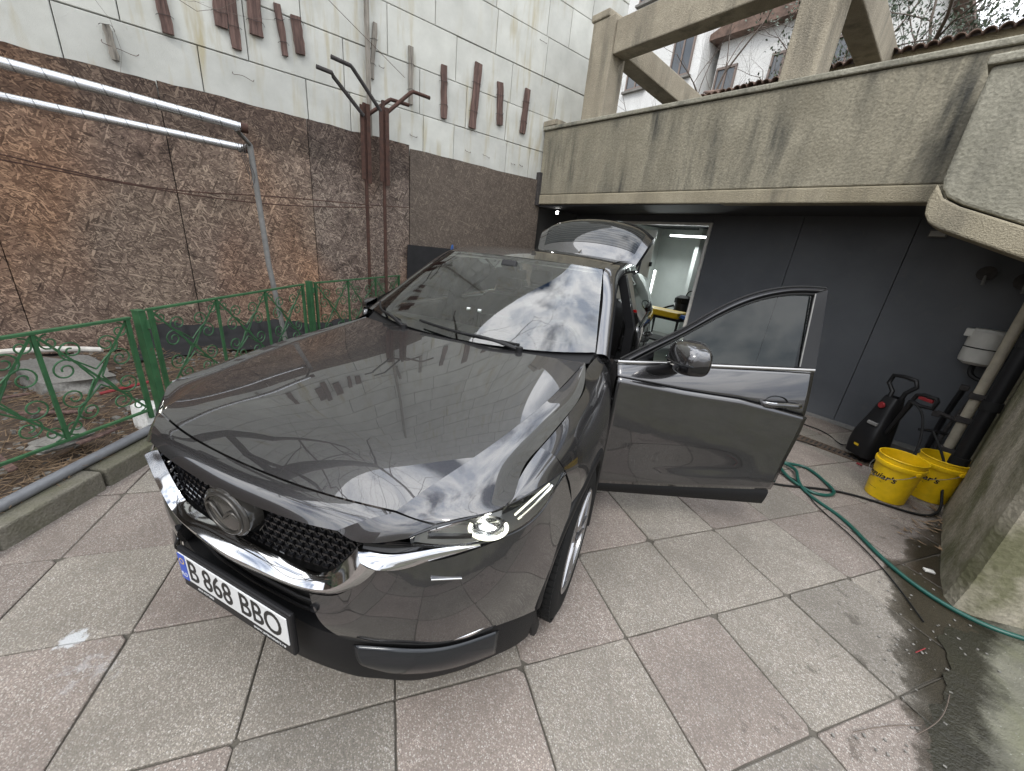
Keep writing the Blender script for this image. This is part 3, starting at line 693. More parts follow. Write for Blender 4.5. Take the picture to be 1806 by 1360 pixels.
for i, (x, y, rz, L) in enumerate(((-1.88,-1.0,.5,.3),(-2.5,-.9,1.4,.35),(-2.9,-1.2,2.2,.4),(-1.95,-.62,2.5,.25))):
    m = MB(); m.box((0,0,0), (L, .035, .012)); o = m.build('wood_offcut', M['old_wood'], smooth=0, bevel=.002); o.location = (x, y, .235+.01*i); o.rotation_euler = (.05, .08, rz)
    tag(o, ['short wood offcut in the straw close to the kerb at the left edge', 'wood offcut in the middle of the straw bed', 'longest wood offcut in the straw near the concrete lump', 'small wood offcut beside the flat stone'][i], 'offcut')

# ================================================================ GARAGE FRONT AND ROOM
FY = 5.76
gar = thing('garage_front', 'anthracite sheet-clad garage front under the terrace', 'garage', (0, FY, 0))
xs = [-1.655, -.58, .42, 1.44, 2.5]
for a, e_ in zip(xs[:-1], xs[1:]):
    m = MB(); m.bb(a+.003, e_-.003, 0, .03, .03, 2.30); m.build('cladding_panel', M['clad'], gar, smooth=0, bevel=.002)
m = MB(); m.bb(-4.28, -3.45, 0, .03, .03, 2.30); m.build('cladding_panel', M['clad'], gar, smooth=0, bevel=.002)
m = MB(); m.bb(-3.45, -1.655, .0, .03, 2.19, 2.30); m.build('lintel', M['clad'], gar, smooth=0)
m = MB(); m.bb(-1.655, 2.5, -.025, .0, -.02, .035); m.build('base_strip', M['galv'], gar, smooth=0, bevel=.003)
m = MB(); m.bb(-1.700, -1.657, -.012, .10, 0, 2.19); m.bb(-3.45, -1.70, -.012, .10, 2.15, 2.188); m.bb(-3.45, -3.40, -.012, .10, 0, 2.15); m.build('door_frame', M['white_plastic'], gar, smooth=0, bevel=.003)
m = MB(); m.bb(-4.28, 2.5, .05, .12, 0, 2.30); 
bk = MB(); bk.bb(-4.28, -3.46, .035, .10, 0, 2.5); bk.bb(-1.65, 2.6, .035, .10, 0, 2.5); bk.bb(-3.46, -1.65, .035, .10, 2.2, 2.5); bk.build('backing_wall', M['dark_back'], gar, smooth=0)
m = MB(); m.bb(.05, .30, 0, 0, 0, 0)
room = thing('garage_room', None, None, (0, 0, 0)); tag(room, kind='structure')
for nm, bx_, mt in (('room_floor', (-4.2, -.5, 5.86, 8.6, -.01, .012), 'room_grey'), ('room_ceiling', (-4.2, -.5, 5.86, 8.6, 2.42, 2.5), 'room_white'), ('room_wall_back', (-4.2, -.5, 8.5, 8.6, .012, 2.42), 'room_white'), ('room_wall_right', (-.6, -.5, 5.86, 8.5, .012, 2.42), 'room_white'), ('room_wall_left', (-4.25, -4.15, 5.86, 8.5, .012, 2.42), 'room_white')):
    m = MB(); m.bb(*bx_); m.build(nm, M[mt], room, smooth=0)
m = MB(); m.bb(-3.02, -2.94, 8.0, 8.5, .012, 2.42); m.build('wall_pilaster', M['room_white'], room, smooth=0)
def tube_light(c, L, ax, label, power):
    t = thing('tube_light', label, 'lamp', c)
    m = MB(); d = Vector((1,0,0)) if ax == 'x' else Vector((0,.0,1))
    m.bar(-d*L/2+Vector((0,.03,.0)), d*L/2+Vector((0,.03,0)), .05, .04); m.build('batten_housing', M['white_plastic'], t, smooth=0)
    m = MB(); m.tube([-d*L/2, d*L/2], .017, 10); m.build('tube', M['tube'], t)
    li = bpy.data.lights.new('tube_glow', 'AREA'); li.shape = 'RECTANGLE'; li.size = L; li.size_y = .06; li.energy = power; li.color = (.93, 1, .99)
    lo = bpy.data.objects.new('tube_glow', li); COL.objects.link(lo); lo.parent = t; lo.location = (0, -.04, -.03 if ax == 'x' else 0)
    lo.rotation_euler = (R(-25), 0, 0) if ax == 'x' else (R(-90), R(90), 0)
    return t
tube_light((-3.05, 7.75, 2.13), .84, 'x', 'lit horizontal tube light under the garage ceiling', 26)
tube_light((-3.62, 7.7, 1.02), .80, 'z', 'lit upright tube light beside the white door leaf in the garage', 10)
tube_light((-3.0, 6.6, 2.36), 1.2, 'x', 'tube light just inside the garage door head', 22)
t = thing('door_leaf', 'white folding door leaf standing open inside the garage', 'door', (-3.40, 5.95, 0), R(78))
m = MB(); m.bb(0, .9, -.02, .02, .02, 2.14); m.build('panel', M['white_plastic'], t, smooth=0, bevel=.006)
m = MB(); m.bb(.86, .93, -.03, .03, 1.5, 1.58); m.bb(.86, .93, -.03, .03, .5, .58); m.build('hinge', M['black'], t, smooth=0, bevel=.004)
m = MB(); m.bb(.80, .84, .02, .05, 1.0, 1.13); m.build('handle', M['galv'], t, smooth=0, bevel=.006)
t = thing('wall_cabinet', 'open dark cabinet on the garage back wall', 'cabinet', (-2.66, 8.36, 1.55))
m = MB(); m.bb(-.22, .3, .12, .14, 0, .62); m.build('back_panel', M['black'], t, smooth=0)
for q in ((-.25,-.22,-.1,.14,-.03,.65),(.3,.33,-.1,.14,-.03,.65),(-.22,.3,-.1,.14,.62,.65),(-.22,.3,-.1,.14,-.03,0)):
    m = MB(); m.bb(*q); m.build('side_panel', M['room_white'], t, smooth=0)
m = MB(); m.bb(-2.84, -2.62, 8.29, 8.45, 1.552, 1.68); tag(m.build('red_box', M['red'], smooth=0, bevel=.01), 'red box on the bottom shelf of the cabinet in the garage', 'box')
t = thing('workbench', 'black workbench inside the garage carrying the vacuum cleaner', 'bench', (-2.6, 7.3, 0))
m = MB(); m.bb(-.75, .75, -.3, .3, .58, .64); m.build('bench_top', M['black'], t, smooth=0, bevel=.006)
for x, y in ((-.7,-.25),(.7,-.25),(-.7,.25),(.7,.25)):
    m = MB(); m.bb(x-.025, x+.025, y-.025, y+.025, .012, .58); m.build('leg', M['black'], t, smooth=0)
t = thing('vacuum_cleaner', 'black drum vacuum cleaner standing on the workbench in the garage', 'vacuum', (-2.55, 7.2, .64))
m = MB(); m.lathe([(0,0),(.14,0),(.15,.03),(.155,.24),(.14,.27),(0,.27)], 24); m.build('drum', M['black'], t)
m = MB(); m.lathe([(.15,.26),(.16,.28),(.15,.36),(.09,.40),(0,.41)], 24); m.build('motor_head', M['rubber'], t)
m = MB(); m.tube(spl([(.02,0,.40),(.06,0,.48),(.13,0,.50),(.17,0,.44),(.16,0,.34)], 16), .010, 8); m.build('handle', M['rubber'], t)
m = MB(); m.tube(spl([(-.14,-.02,.2),(-.28,-.06,.14),(-.45,-.10,.05),(-.6,-.14,.03),(-.68,-.16,.03)], 22), .02, 8); m.build('hose', M['black'], t)
for k in range(5):
    m = MB(); a = k*1.2; m.box((.15*math.cos(a), .15*math.sin(a), .30), (.03, .05, .09), Matrix.Rotation(a, 3, 'Z')); m.build('clip', M['black'], t, smooth=0)
m = MB(); m.bb(-2.9, -2.15, 6.35, 6.75, .70, .80); o = m.build('yellow_tray', M['yellow_dark'], smooth=0, bevel=.01); tag(o, 'flat yellow tray on the trolley inside the garage', 'tray')
t = thing('trolley', 'low black trolley inside the garage below the yellow tray', 'trolley', (-2.52, 6.55, 0))
m = MB(); m.bb(-.42, .42, -.22, .22, .66, .70); m.bb(-.42, .42, -.22, .22, .25, .28); m.build('shelf', M['black'], t, smooth=0)
for x, y in ((-.4,-.2),(.4,-.2),(-.4,.2),(.4,.2)):
    m = MB(); m.bb(x-.015, x+.015, y-.015, y+.015, .012, .66); m.build('leg', M['black'], t, smooth=0)
lump('blue_cloth', (-2.05,6.50,.735), (.20,.16,.06), 8, M['blue'], 'crumpled blue cloth beside the yellow tray', 'cloth')

# ---- lamps under the terrace
t = thing('floodlight', 'small lit floodlight in the corner under the terrace', 'lamp', (-4.03, 4.98, 2.225))
m = MB(); m.box((0, .03, 0), (.07, .035, .055)); m.build('housing', M['black'], t, smooth=0, bevel=.004)
m = MB(); m.box((.004, .009, 0), (.055, .006, .042)); m.build('led_panel', M['flood'], t, smooth=0)
m = MB(); m.bar((0, .04, .02), (0, .04, .06), .012, .012); m.build('bracket', M['black'], t, smooth=0)
t = thing('wall_lamp', 'small unlit grey lamp fixed under the soffit before the garage panels', 'lamp', (.59, 5.68, 2.13))
m = MB(); m.box((0, 0, 0), (.13, .03, .07), Matrix.Rotation(R(-20), 3, 'X')); m.build('housing', M['galv'], t, smooth=0, bevel=.006)
m = MB(); m.box((0, -.018, -.004), (.11, .004, .052), Matrix.Rotation(R(-20), 3, 'X')); m.build('lens', M['white_plastic'], t, smooth=0)
m = MB(); m.bar((0, .02, .02), (0, .08, .03), .03, .02); m.build('bracket', M['black'], t, smooth=0)

# ================================================================ TERRACE ABOVE THE GARAGE
ter = thing('terrace', 'rendered concrete terrace with solid parapet above the garage', 'terrace', (0, 4.71, 0))
m = MB(); m.bb(-4.27, 3.4, .17, 4.0, 2.31, 2.52); m.build('slab', M['soffit'], ter, smooth=0)
m = MB(); m.bb(-4.27, 3.4, .02, 1.1, 2.285, 2.309); m.build('soffit_board', M['soffit'], ter, smooth=0)
def slantbox(m, x0, x1, y0, y1, za0, za1, zb0, zb1):   # left (a) and right (b) heights differ a little
    m.add([(x0,y0,za0),(x1,y0,zb0),(x1,y1,zb0),(x0,y1,za0),(x0,y0,za1),(x1,y0,zb1),(x1,y1,zb1),(x0,y1,za1)], [(0,3,2,1),(4,5,6,7),(0,1,5,4),(1,2,6,5),(2,3,7,6),(3,0,4,7)])
m = MB(); slantbox(m, -4.26, .95, 0, .16, 2.47, 3.40, 2.40, 3.25); m.build('parapet', M['stucco'], ter, smooth=0, bevel=.012)
m = MB(); slantbox(m, -4.275, .95, -.014, .165, 2.32, 2.465, 2.262, 2.395); m.build('lower_band', M['band'], ter, smooth=0, bevel=.014)
m = MB(); slantbox(m, -4.275, .95, -.028, .185, 3.403, 3.455, 3.253, 3.305); m.build('coping', M['stucco2'], ter, smooth=0, bevel=.012)
m = MB(); m.bb(-4.28, -3.98, -.03, .19, 3.452, 3.53); m.build('coping_block', M['concrete'], ter, smooth=0, bevel=.012)
m = MB(); m.bb(-4.285, -4.20, -.06, .02, 2.30, 2.80); m.build('corner_flashing', M['dark_steel'], ter, smooth=0, bevel=.004)
# curved stair parapet at the right
st = thing('stair_parapet', 'curved rendered stair parapet projecting at the right above the pipes', 'parapet', (0, 4.28, 0))
def arcpts(c, r_, a0, a1, n): return [(c[0]+r_*math.cos(R(a0+(a1-a0)*i/n)), c[1]+r_*math.sin(R(a0+(a1-a0)*i/n))) for i in range(n+1)]
low = [(.625,2.30),(.63,2.17),(.66,2.10),(.72,2.05),(1.18,1.875),(3.2,1.10)]
m = MB(); m.prism([(.64,3.02),(.645,2.36),(.66,2.30),(.70,2.245),(.80,2.19),(1.18,2.045),(3.2,1.30),(3.2,3.0)], -.30, (0,0,0), (1,0,0), (0,0,1)); m.build('wall', M['stucco2'], st, smooth=0, bevel=.02)
m = MB(); m.prism([(.628,2.33),(.615,2.22),(.63,2.13),(.665,2.075),(.73,2.035),(1.18,1.865),(3.2,1.10),(3.2,1.28),(1.18,2.035),(.79,2.18),(.69,2.235),(.655,2.29)], -.335, (0,-.02,0), (1,0,0), (0,0,1)); m.build('lower_band', M['band'], st, smooth=0, bevel=.014)
m = MB(); slantbox(m, .615, 3.2, -.03, .33, 3.02, 3.075, 3.0, 3.055); m.build('coping', M['stucco2'], st, smooth=0, bevel=.012)
# pergola frame on the terrace
per = thing('pergola', 'massive concrete pergola frame standing on the terrace', 'pergola', (0, 5.02, 2.52))
def pcol(x0, x1, y0, y1, z0, z1, nm='column'): m = MB(); m.bb(x0, x1, y0, y1, z0, z1); return m.build(nm, M['concrete'], per, smooth=0, bevel=.015)
pcol(-3.80, -3.38, 0, .34, 0, 2.24); pcol(-3.83, -3.50, -.02, .36, 2.242, 2.33, 'capital')
pcol(-1.0, -.67, 0, .34, 0, 1.775)
pcol(-3.376, 1.4, .03, .31, 1.78, 2.18, 'beam')
m = MB(); m.bar((-.74, .345, 1.84), (-.93, 3.3, 1.84), .26, .34); m.build('rafter', M['concrete'], per, smooth=0, bevel=.015)
m = MB(); m.bar((-3.5, .345, 1.98), (-3.05, 2.6, 1.45), .30, .30); m.build('rafter', M['concrete'], per, smooth=0, bevel=.015)
pcol(-3.6, -3.35, 1.5, 1.75, 0, 1.52); pcol(-2.95, -2.72, 2.45, 2.7, 0, 1.3)
# cream parapet with clay tile coping behind the terrace
tw = thing('tiled_wall', 'cream garden wall with clay tile coping behind the terrace', 'wall', (0, 7.5, 0))
m = MB(); m.bb(-3.6, 3.0, 0, .2, 2.5, 4.42); m.build('wall', M['cream'], tw, smooth=0)
k = 0; tm = MB(); tm.lathe([(.05, -.17), (.062, .17)], 8, (0,0,0), 'y', 0, math.pi); tme = tm.mesh('coping_tile', 60); tme.materials.append(M['roof_tile'])
x = -3.6
while x < 2.9:
    o = obj('coping_tile', tme, None, tw); o.location = (x, .06, 4.42+random.uniform(-.008, .008)); o.rotation_euler = (R(12), 0, R(random.uniform(-4, 4))); x += .115
    o.modifiers.new('solid', 'SOLIDIFY').thickness = .012
tw2 = thing('tiled_lean_to', 'short sloping tiled wall beside the tall wall behind the pergola', 'wall', (0, 7.0, 0))
m = MB(); m.prism([(0,0),(1.6,0),(1.6,1.15),(0,2.35)], .22, (-3.9,1.6,2.5), (0,-1,0), (0,0,1)); m.build('wall', M['concrete'], tw2, smooth=0)
for i in range(13):
    o = obj('coping_tile', tme, None, tw2); s_ = i/12; o.location = (-3.79, 1.6-1.6*s_, 4.87-1.2*s_); o.rotation_euler = (R(8), 0, R(90)); o.modifiers.new('solid', 'SOLIDIFY').thickness = .012

# ================================================================ PIER AND PIPES AT THE RIGHT
pier = thing('concrete_pier', 'mossy rendered concrete pier at the right edge', 'pier', (1.5, 3.0, 0))
plan = [(1.43,5.74),(1.47,4.25),(1.53,3.32),(1.56,3.10),(1.60,3.04),(1.66,3.05),(3.4,4.12),(3.4,5.74)]
m = MB(); n = 16; G = []
for i in range(n+1):
    z = 2.05*i/n; f_ = .012*max(0, 1-z/.25)**2
    G.append([(x-1.5-(f_ if k_ in (1,2,3,4) else 0), y-3-(f_ if k_ in (3,4,5,6) else 0), z) for k_, (x, y) in enumerate(plan+plan[:1])])
m.grid(G); m.add([G[-1][k_] for k_ in range(8)], [tuple(range(8))]); m.build('pier_wall', M['pier'], pier, smooth=18)
m = MB(); m.prism([(.02,-.02),(.10,.0),(.5,.0),(.9,.0),(.9,.55),(.62,.62),(.42,.50),(.22,.52),(.10,.30)], -.006, (1.72-1.5, 3.075-3, .45), (.852,.524,0), (0,0,1)); 
m.build('smooth_patch', M['cream'], pier, smooth=0)
t = thing('drain_pipe', 'thick black drain pipe standing in the corner by the pier', 'pipe', (1.40, 4.50, 0))
m = MB(); m.tube([(0,0,0),(0,0,1.9)], .045, 14); m.build('pipe', M['black'], t)
for z in (.35, .82, 1.3):
    m = MB(); m.tube([(0,0,z),(0,0,z+.07)], .055, 14); m.build('collar', M['rubber'], t)
m = MB(); m.tube(spl([(0,0,.12),(-.05,-.02,.08),(-.10,-.06,.04)], 8), .045, 12); m.build('outlet_bend', M['black'], t)
t = thing('vent_pipe', 'beige vertical pipe with dark clamps behind the drain pipe', 'pipe', (1.33, 5.12, 0))
m = MB(); m.tube([(0,0,0),(0,0,1.75)], .035, 14); m.build('pipe', M['beige_pipe'], t)
for z in (.28, .58, .80):
    m = MB(); m.box((0,0,z), (.10,.10,.05)); m.build('clamp', M['dark_steel'], t, smooth=0, bevel=.006)
t = thing('water_tank', 'small white water tank hung on the dark wall at the right', 'tank', (1.22, 5.58, 1.0))
m = MB(); m.lathe([(0,0),(.08,.005),(.115,.03),(.12,.06),(.12,.30),(.10,.33),(0,.335)], 24); m.build('tank', M['white_plastic'], t)
m = MB(); m.tube([(.123*math.cos(a), .123*math.sin(a), .16) for a in [k*math.pi/12 for k in range(24)]], .005, 5, closed=True); m.build('strap', M['black'], t)
m = MB(); m.bb(-.15, -.09, -.06, .0, .25, .32); m.build('valve_box', M['white_plastic'], t, smooth=0, bevel=.005)
m = MB(); m.tube(spl([(.0,0,.0),(.01,-.02,-.08),(.05,-.05,-.11),(.12,-.08,-.12)], 12), .02, 8); m.build('feed_pipe', M['black'], t)
t = thing('pipe_bundle', 'bundle of dark pipes and valves below the white tank', 'pipes', (1.22, 5.45, 0))
for i, (pts, r_) in enumerate((([(0,0,.05),(0,0,.55),(.02,-.02,.8)], .022), ([(.05,-.05,.02),(.06,-.05,.5),(.10,-.1,.75),(.12,-.15,.95)], .016), ([(-.12,.0,.3),(-.02,-.02,.33),(.10,-.1,.36)], .014), ([(-.06,-.02,.52),(.08,-.08,.50)], .02))):
    m = MB(); m.tube(spl(pts, 14), r_, 8); m.build('pipe', M['dark_steel'] if i % 2 else M['black'], t)
for q in ((-.06,-.02,.50),(.10,-.1,.36),(.02,-.02,.8)):
    m = MB(); m.box(q, (.06,.06,.05)); m.build('valve', M['dark_steel'], t, smooth=0, bevel=.008)
for i, (x, z, s_) in enumerate(((1.02,1.80,.10),(1.26,1.76,.12))):
    t = thing('pipe_stub', ['left dark pipe stub poking from the wall below the stair parapet', 'right dark pipe stub with a tap below the stair parapet'][i], 'pipe', (x, 5.62, z))
    m = MB(); m.tube([(0,.12,0),(0,-.08,0)], s_*.5, 14); m.build('pipe', M['black'], t)
    m = MB(); m.tube([(0,-.06,0),(0,-.10,0)], s_*.62, 14); m.build('collar', M['dark_steel'], t)
    m = MB(); m.tube([(0,-.09,-.02),(.01,-.11,-.10)], .012, 8); m.build('tap', M['galv'], t)

# ================================================================ BUILDINGS AND TREES BEYOND
def building(name, label, x0, x1, y0, y1, z1, wins, roof=None, mat='white_render'):
    t = thing(name, label, 'building', (x0, y0, 0))
    m = MB(); m.bb(0, x1-x0, 0, y1-y0, 0, z1); m.build('wall', M[mat], t, smooth=0)
    for (a, c, d, e_) in wins:
        m = MB(); q = .06
        m.bb(a-x0, a-x0+q, -.05, .02, d, e_); m.bb(c-x0-q, c-x0, -.05, .02, d, e_); m.bb(a-x0, c-x0, -.06, .01, e_-q, e_+.01); m.bb(a-x0, c-x0, -.06, .01, d-.01, d+q); m.bb((a+c)/2-x0-.03, (a+c)/2-x0+.03, -.045, .0, d, e_)
        f_ = m.build('window', M['pvc_frame'], t, smooth=0)
        m = MB(); m.bb(a-x0+q, c-x0-q, -.02, -.012, d+q, e_-q); m.build('pane', M['window_dark'], f_, smooth=0)
        m = MB(); m.bb(a-x0-.08, c-x0+.08, -.14, .0, d-.09, d-.02); m.build('sill', M['stone'], f_, smooth=0)
    if roof:
        m = MB(); m.bb(-roof, x1-x0+roof, -roof, y1-y0+roof, z1+.01, z1+.14); m.build('eaves', M['roof_tile'], t, smooth=0)
        m = MB(); m.prism([(-roof,0),((x1-x0)+roof,0),((x1-x0)/2,1.1)], y1-y0+2*roof, (0, y1-y0+roof, z1+.142), (1,0,0), (0,0,1)); m.build('roof', M['roof_tile'], t, smooth=0)
    return t
building('apartment_block', 'tall white apartment block with brown windows beyond the terrace', -12.2, -7.62, 14.0, 20, 13.0, [(-8.74,-7.95,7.65,8.85),(-10.6,-9.7,7.65,8.85),(-8.74,-7.95,10.3,11.5),(-10.6,-9.7,10.3,11.5)])
building('eaved_house', 'lower pale house with brown eaves right of the apartment block', -7.35, -2.2, 14.6, 19.5, 8.55, [(-7.30,-6.62,7.0,7.82),(-5.6,-4.9,7.0,7.82),(-4.0,-3.3,7.0,7.82)], .35)
# limbs: recursive bare branching
def bare_tree(name, label, base, height, seed, levels=5, r0=.16, spread=.55, up=.35, first=None, trunk=.3, nchild=(2, 3), leafy=None, lean=(0,0,1)):
    rg = random.Random(seed); limbs = MB(); tw_ = MB(); lf = MB(); cnt = [0]
    def grow(p, d, L, r_, lv):
        n = 5 if lv < levels-1 else 4; pts = [p.copy()]; q = p.copy(); dd = d.copy()
        for i in range(n-1):
            dd = (dd+Vector((rg.gauss(0, .16), rg.gauss(0, .16), rg.gauss(.05, .12)))).normalized(); q = q+dd*L/(n-1); pts.append(q.copy())
        rr = [r_*(1-.42*i/(n-1)) for i in range(n)]
        (limbs if lv <= 1 else tw_).tube(pts, rr, 9 if lv == 0 else (7 if lv == 1 else (5 if lv < 4 else 3)), cap=False); cnt[0] += 1
        if leafy and lv >= levels-2:
            for _ in range(leafy):
                c = pts[rg.randrange(n)]+Vector((rg.gauss(0,.10), rg.gauss(0,.10), rg.gauss(0,.10))); s_ = rg.uniform(.03, .06)
                a = Vector((rg.gauss(0,1), rg.gauss(0,1), rg.gauss(0,1))).normalized(); b_ = a.orthogonal().normalized(); b_.rotate(Matrix.Rotation(rg.uniform(0,6.28), 3, a)) if False else None
                lf.add([c, c+a*s_*.6+b_*s_*.4, c+a*s_*1.3, c+a*s_*.6-b_*s_*.4], [(0,1,2,3)])
        if lv >= levels: return
        k = rg.randint(*nchild)+(1 if lv == 0 else 0)
        for c in range(k):
            i = n-1 if c == 0 else rg.randrange(1, n)
            ax = Vector((rg.gauss(0,1), rg.gauss(0,1), rg.gauss(0,.6))); ax = (ax-ax.dot(dd)*dd).normalized()
            nd = (dd*(1-spread)+ax*spread*(.6 if c == 0 else 1.25)+Vector((0,0,up*.3))).normalized()
            grow(pts[i], nd, L*rg.uniform(.62, .85), rr[i]*(.78 if c == 0 else .58), lv+1)
    t = thing(name, label, 'tree', base)
    grow(Vector((0,0,0)), Vector(lean).normalized(), height*trunk, r0, 0)
    limbs.build('trunk', M['bark'], t, smooth=180)
    tw_.build('crown', M['twig'], t, smooth=180)
    if leafy: lf.build('foliage', M['leaf'], t, smooth=0)
    return t
bare_tree('bare_tree', 'bare many-twigged tree between terrace and white buildings', (-4.1, 11.2, 2.2), 9.5, 5, 7, .13, .50, .3, trunk=.22, nchild=(2, 3))
bare_tree('bare_shrub', 'bare tangled shrub behind the tile-topped wall', (-2.6, 9.6, 2.4), 6.5, 15, 6, .07, .5, .3, trunk=.25, nchild=(2, 3))
bare_tree('ivy_tree', 'dark evergreen ivy-clad tree top over the cream wall', (-1.0, 11.5, 2.0), 9.0, 23, 5, .18, .5, .35, trunk=.30, nchild=(3, 4), leafy=15)
bare_tree('yard_tree', 'large bare tree left of the camera, mirrored in bonnet and windscreen', (-3.3, -3.6, .15), 17, 31, 7, .27, .52, .30, trunk=.22, nchild=(2, 3), lean=(.16, .44, 1))
# boundary wall and iron gate behind the camera; they only show as dark bands in the paintwork
t = thing('boundary_wall', 'brown rendered boundary wall behind the camera, mirrored in the car door', 'wall', (0, -7.2, 0))
m = MB(); m.bb(-9, 1.2, -.25, 0, 0, 2.7); m.bb(4.2, 9, -.25, 0, 0, 2.7); m.build('wall', simple('brown_plaster', (.16, .12, .09), .9, 0, .2, 1.5), t, smooth=0)
m = MB(); m.bb(-9, 1.2, -.30, .05, 2.702, 2.78); m.bb(4.2, 9, -.30, .05, 2.702, 2.78); m.build('coping', M['stucco'], t, smooth=0)
t = thing('yard_gate', 'dark iron gate of upright bars behind the camera, mirrored in the car door', 'gate', (1.2, -7.3, 0))
for k_ in range(27): m = MB(); m.bb(.03+k_*.112, .055+k_*.112, -.012, .012, .08, 2.35); m.build('gate_bar', M['dark_steel'], t, smooth=0)
for z in (.12, 1.2, 2.3): m = MB(); m.bb(0, 3.0, -.022, .022, z-.025, z+.025); m.build('gate_rail', M['dark_steel'], t, smooth=0)
m = MB(); m.bb(0, 3.0, -.006, .006, .15, 1.18); m.build('gate_sheet', M['rust'], t, smooth=0)
# ================================================================ THE CAR
# car frame: x towards the driver's side, y rearwards from the nose, z up
def m_paint():
    T = NT('car_paint_grey'); T.set(color=(.05, .046, .043), metal=.75, rough=.27, coat=1.0, coatr=.008)
    T.b.inputs['Coat IOR'].default_value = 1.78
    v = T.vor(T.pos(True), 1400, out='Color'); T.set(color=T.mix(.14, (.052, .051, .053), T.mix(1, v, (.10, .095, .095), 'MULTIPLY')))
    return T.m
CM = dict(paint=m_paint(), chrome=simple('chrome', (.56, .565, .575), .07, 1.0), satin=simple('satin_grey_trim', (.034, .036, .039), .16, .6),
          clad=simple('textured_cladding', (.0065, .0065, .007), .55, 0, 0, 8, .25, 900, spec=.25), gloss=M['black_gloss'], black=M['black'],
          inner=simple('inner_black', (.006, .006, .006), .9), tyre=simple('tyre_rubber', (.008, .008, .008), .8, 0, .15, 30, spec=.2),
          rim=simple('alloy_rim', (.34, .34, .35), .26, .9), seat=simple('seat_leather', (.022, .021, .021), .5, 0, .15, 20),
          liner=simple('headliner', (.42, .41, .38), .9), white=simple('plate_white', (.62, .63, .63), .35), blue=simple('plate_blue', (.02, .07, .42), .35),
          ink=M['ink'], drl=emis('daytime_light', (1, .98, .72), 1.5), lens=m_glass('lamp_lens', (.95, .96, .96), 1, 1.28),
          screen=m_glass('windscreen_glass', (.74, .82, .76), 1.0, 2.05), side=m_glass('side_glass', (.46, .54, .50), 1.0, 1.42), privacy=m_glass('privacy_glass', (.16, .18, .17), 1, 1.7),
          mirror=simple('mirror_glass', (.8, .8, .8), .02, 1.0), disc=simple('brake_disc', (.25, .24, .23), .4, .8), emblem=simple('emblem_smoke', (.035, .033, .03), .10), bowl=simple('lamp_bowl', (.50, .50, .50), .35, .7), amber=simple('amber', (.5, .16, .01), .3), redlamp=simple('red_lamp', (.35, .01, .01), .15))
car = thing('car', 'dark grey metallic SUV with open driver door and raised tailgate', 'car', (0, 0, 0), R(28.7))
def part(m, nm, mt, parent=None, **k): return m.build(nm, (CM.get(mt) or M[mt]) if isinstance(mt, str) else mt, parent or car, **k)
NP = lambda L: np.array(L, float)
def both(fn):                     # build a left-hand part and its mirror image
    for s_ in (1, -1): fn(s_)
def mm(m, s_): return m if s_ == 1 else m.mirror()
PLX = [0, .2, .4, .5, .6, .7, .8, .86, .9, .915]; PLY = [-.010, -.003, .027, .06, .116, .20, .35, .505, .69, .95]
def plan_y(x): return float(np.interp(abs(x), PLX, PLY))

# ---- bonnet
cen = NP([(0,.062,.930),(0,.19,.984),(0,.36,1.024),(0,.60,1.061),(0,.90,1.094),(0,1.165,1.120)])
cre = NP([(.53,.115,.935),(.558,.20,.958),(.607,.36,.986),(.655,.60,1.012),(.693,.92,1.041),(.722,1.33,1.095)])
rowsH = []
for c, k in zip(cen, cre):
    r_ = [c]
    for f_ in (.35, .7): r_.append((k[0]*f_, c[1]+(k[1]-c[1])*f_**2.2, c[2]+(k[2]-c[2])*f_**2.0))
    r_.append(k); rowsH.append(sym(r_))
hood = MB(); GH = sgrid(rowsH, 60, 90); hood.grid(GH)
creF = NP([(.53,.115,.935),(.558,.20,.958),(.585,.285,.974),(.612,.38,.9885),(.645,.55,1.0075),(.668,.70,1.020),(.6985,.97,1.045),(.7135,1.17,1.068),(.722,1.33,1.095)])
shut = NP([(.627,.158,.903),(.70,.205,.924),(.776,.276,.9445),(.766,.40,.970),(.772,.55,.994),(.788,.72,1.0155),(.797,.98,1.0415),(.770,1.17,1.067),(.728,1.335,1.0955)])
midO = creF*.55+shut*.45; midO[:, 2] += [-.005,-.010,-.013,-.0135,-.012,-.010,-.008,-.005,-.002]
GO = sgrid(np.stack([creF, midO, shut], 1), 70, 24)
hood.grid(GO, True); hood.grid(mirx(GO))
hd = part(hood, 'bonnet', 'paint', smooth=22)
def rim_strip(edge, depth, dirv, m):                # turned-down flange so that gaps show an edge
    E1 = NP(edge); E2 = E1+NP(dirv)*depth; m.grid(np.stack([E1, E2], 0))
fl = MB(); front = np.concatenate([mirx(GO[0][::-1])[:-1], GH[0][1:-1] if False else GH[0], GO[0][1:]], 0)
rim_strip(front, .035, (0, .25, -1), fl); kC = int(np.argmin(np.linalg.norm(GO[:, -1]-shut[2], axis=1))); EC = GO[:, -1]
rim_strip(EC[kC:], .03, (-.3, 0, -1), fl); rim_strip(mirx(EC[kC:]), .03, (.3, 0, -1), fl); rim_strip(EC[:kC+1], .03, (-.5, .8, -.1), fl); rim_strip(mirx(EC[:kC+1]), .03, (.5, .8, -.1), fl)
part(fl, 'bonnet_flange', 'paint', hd, smooth=60)
# black skin added under the bonnet to block light so gaps read dark
ink = MB(); A_ = GH.copy(); A_[..., 2] -= .05; ink.grid(A_); A_ = GO[kC+14:].copy(); A_[..., 2] -= .05; A_[:, -1, 0] += .03; ink.grid(A_, True); ink.grid(mirx(A_))
for s_ in (1, -1): ink.grid([[(s_*.50, y, z) for z in (.45, .90)] for y in (.2, .45, .8)]); ink.grid([[(s_*x, .60, z) for z in (.45, .96)] for x in (.48, .66, .80)])
part(ink, 'bonnet_gap_backing', 'inner', smooth=0)

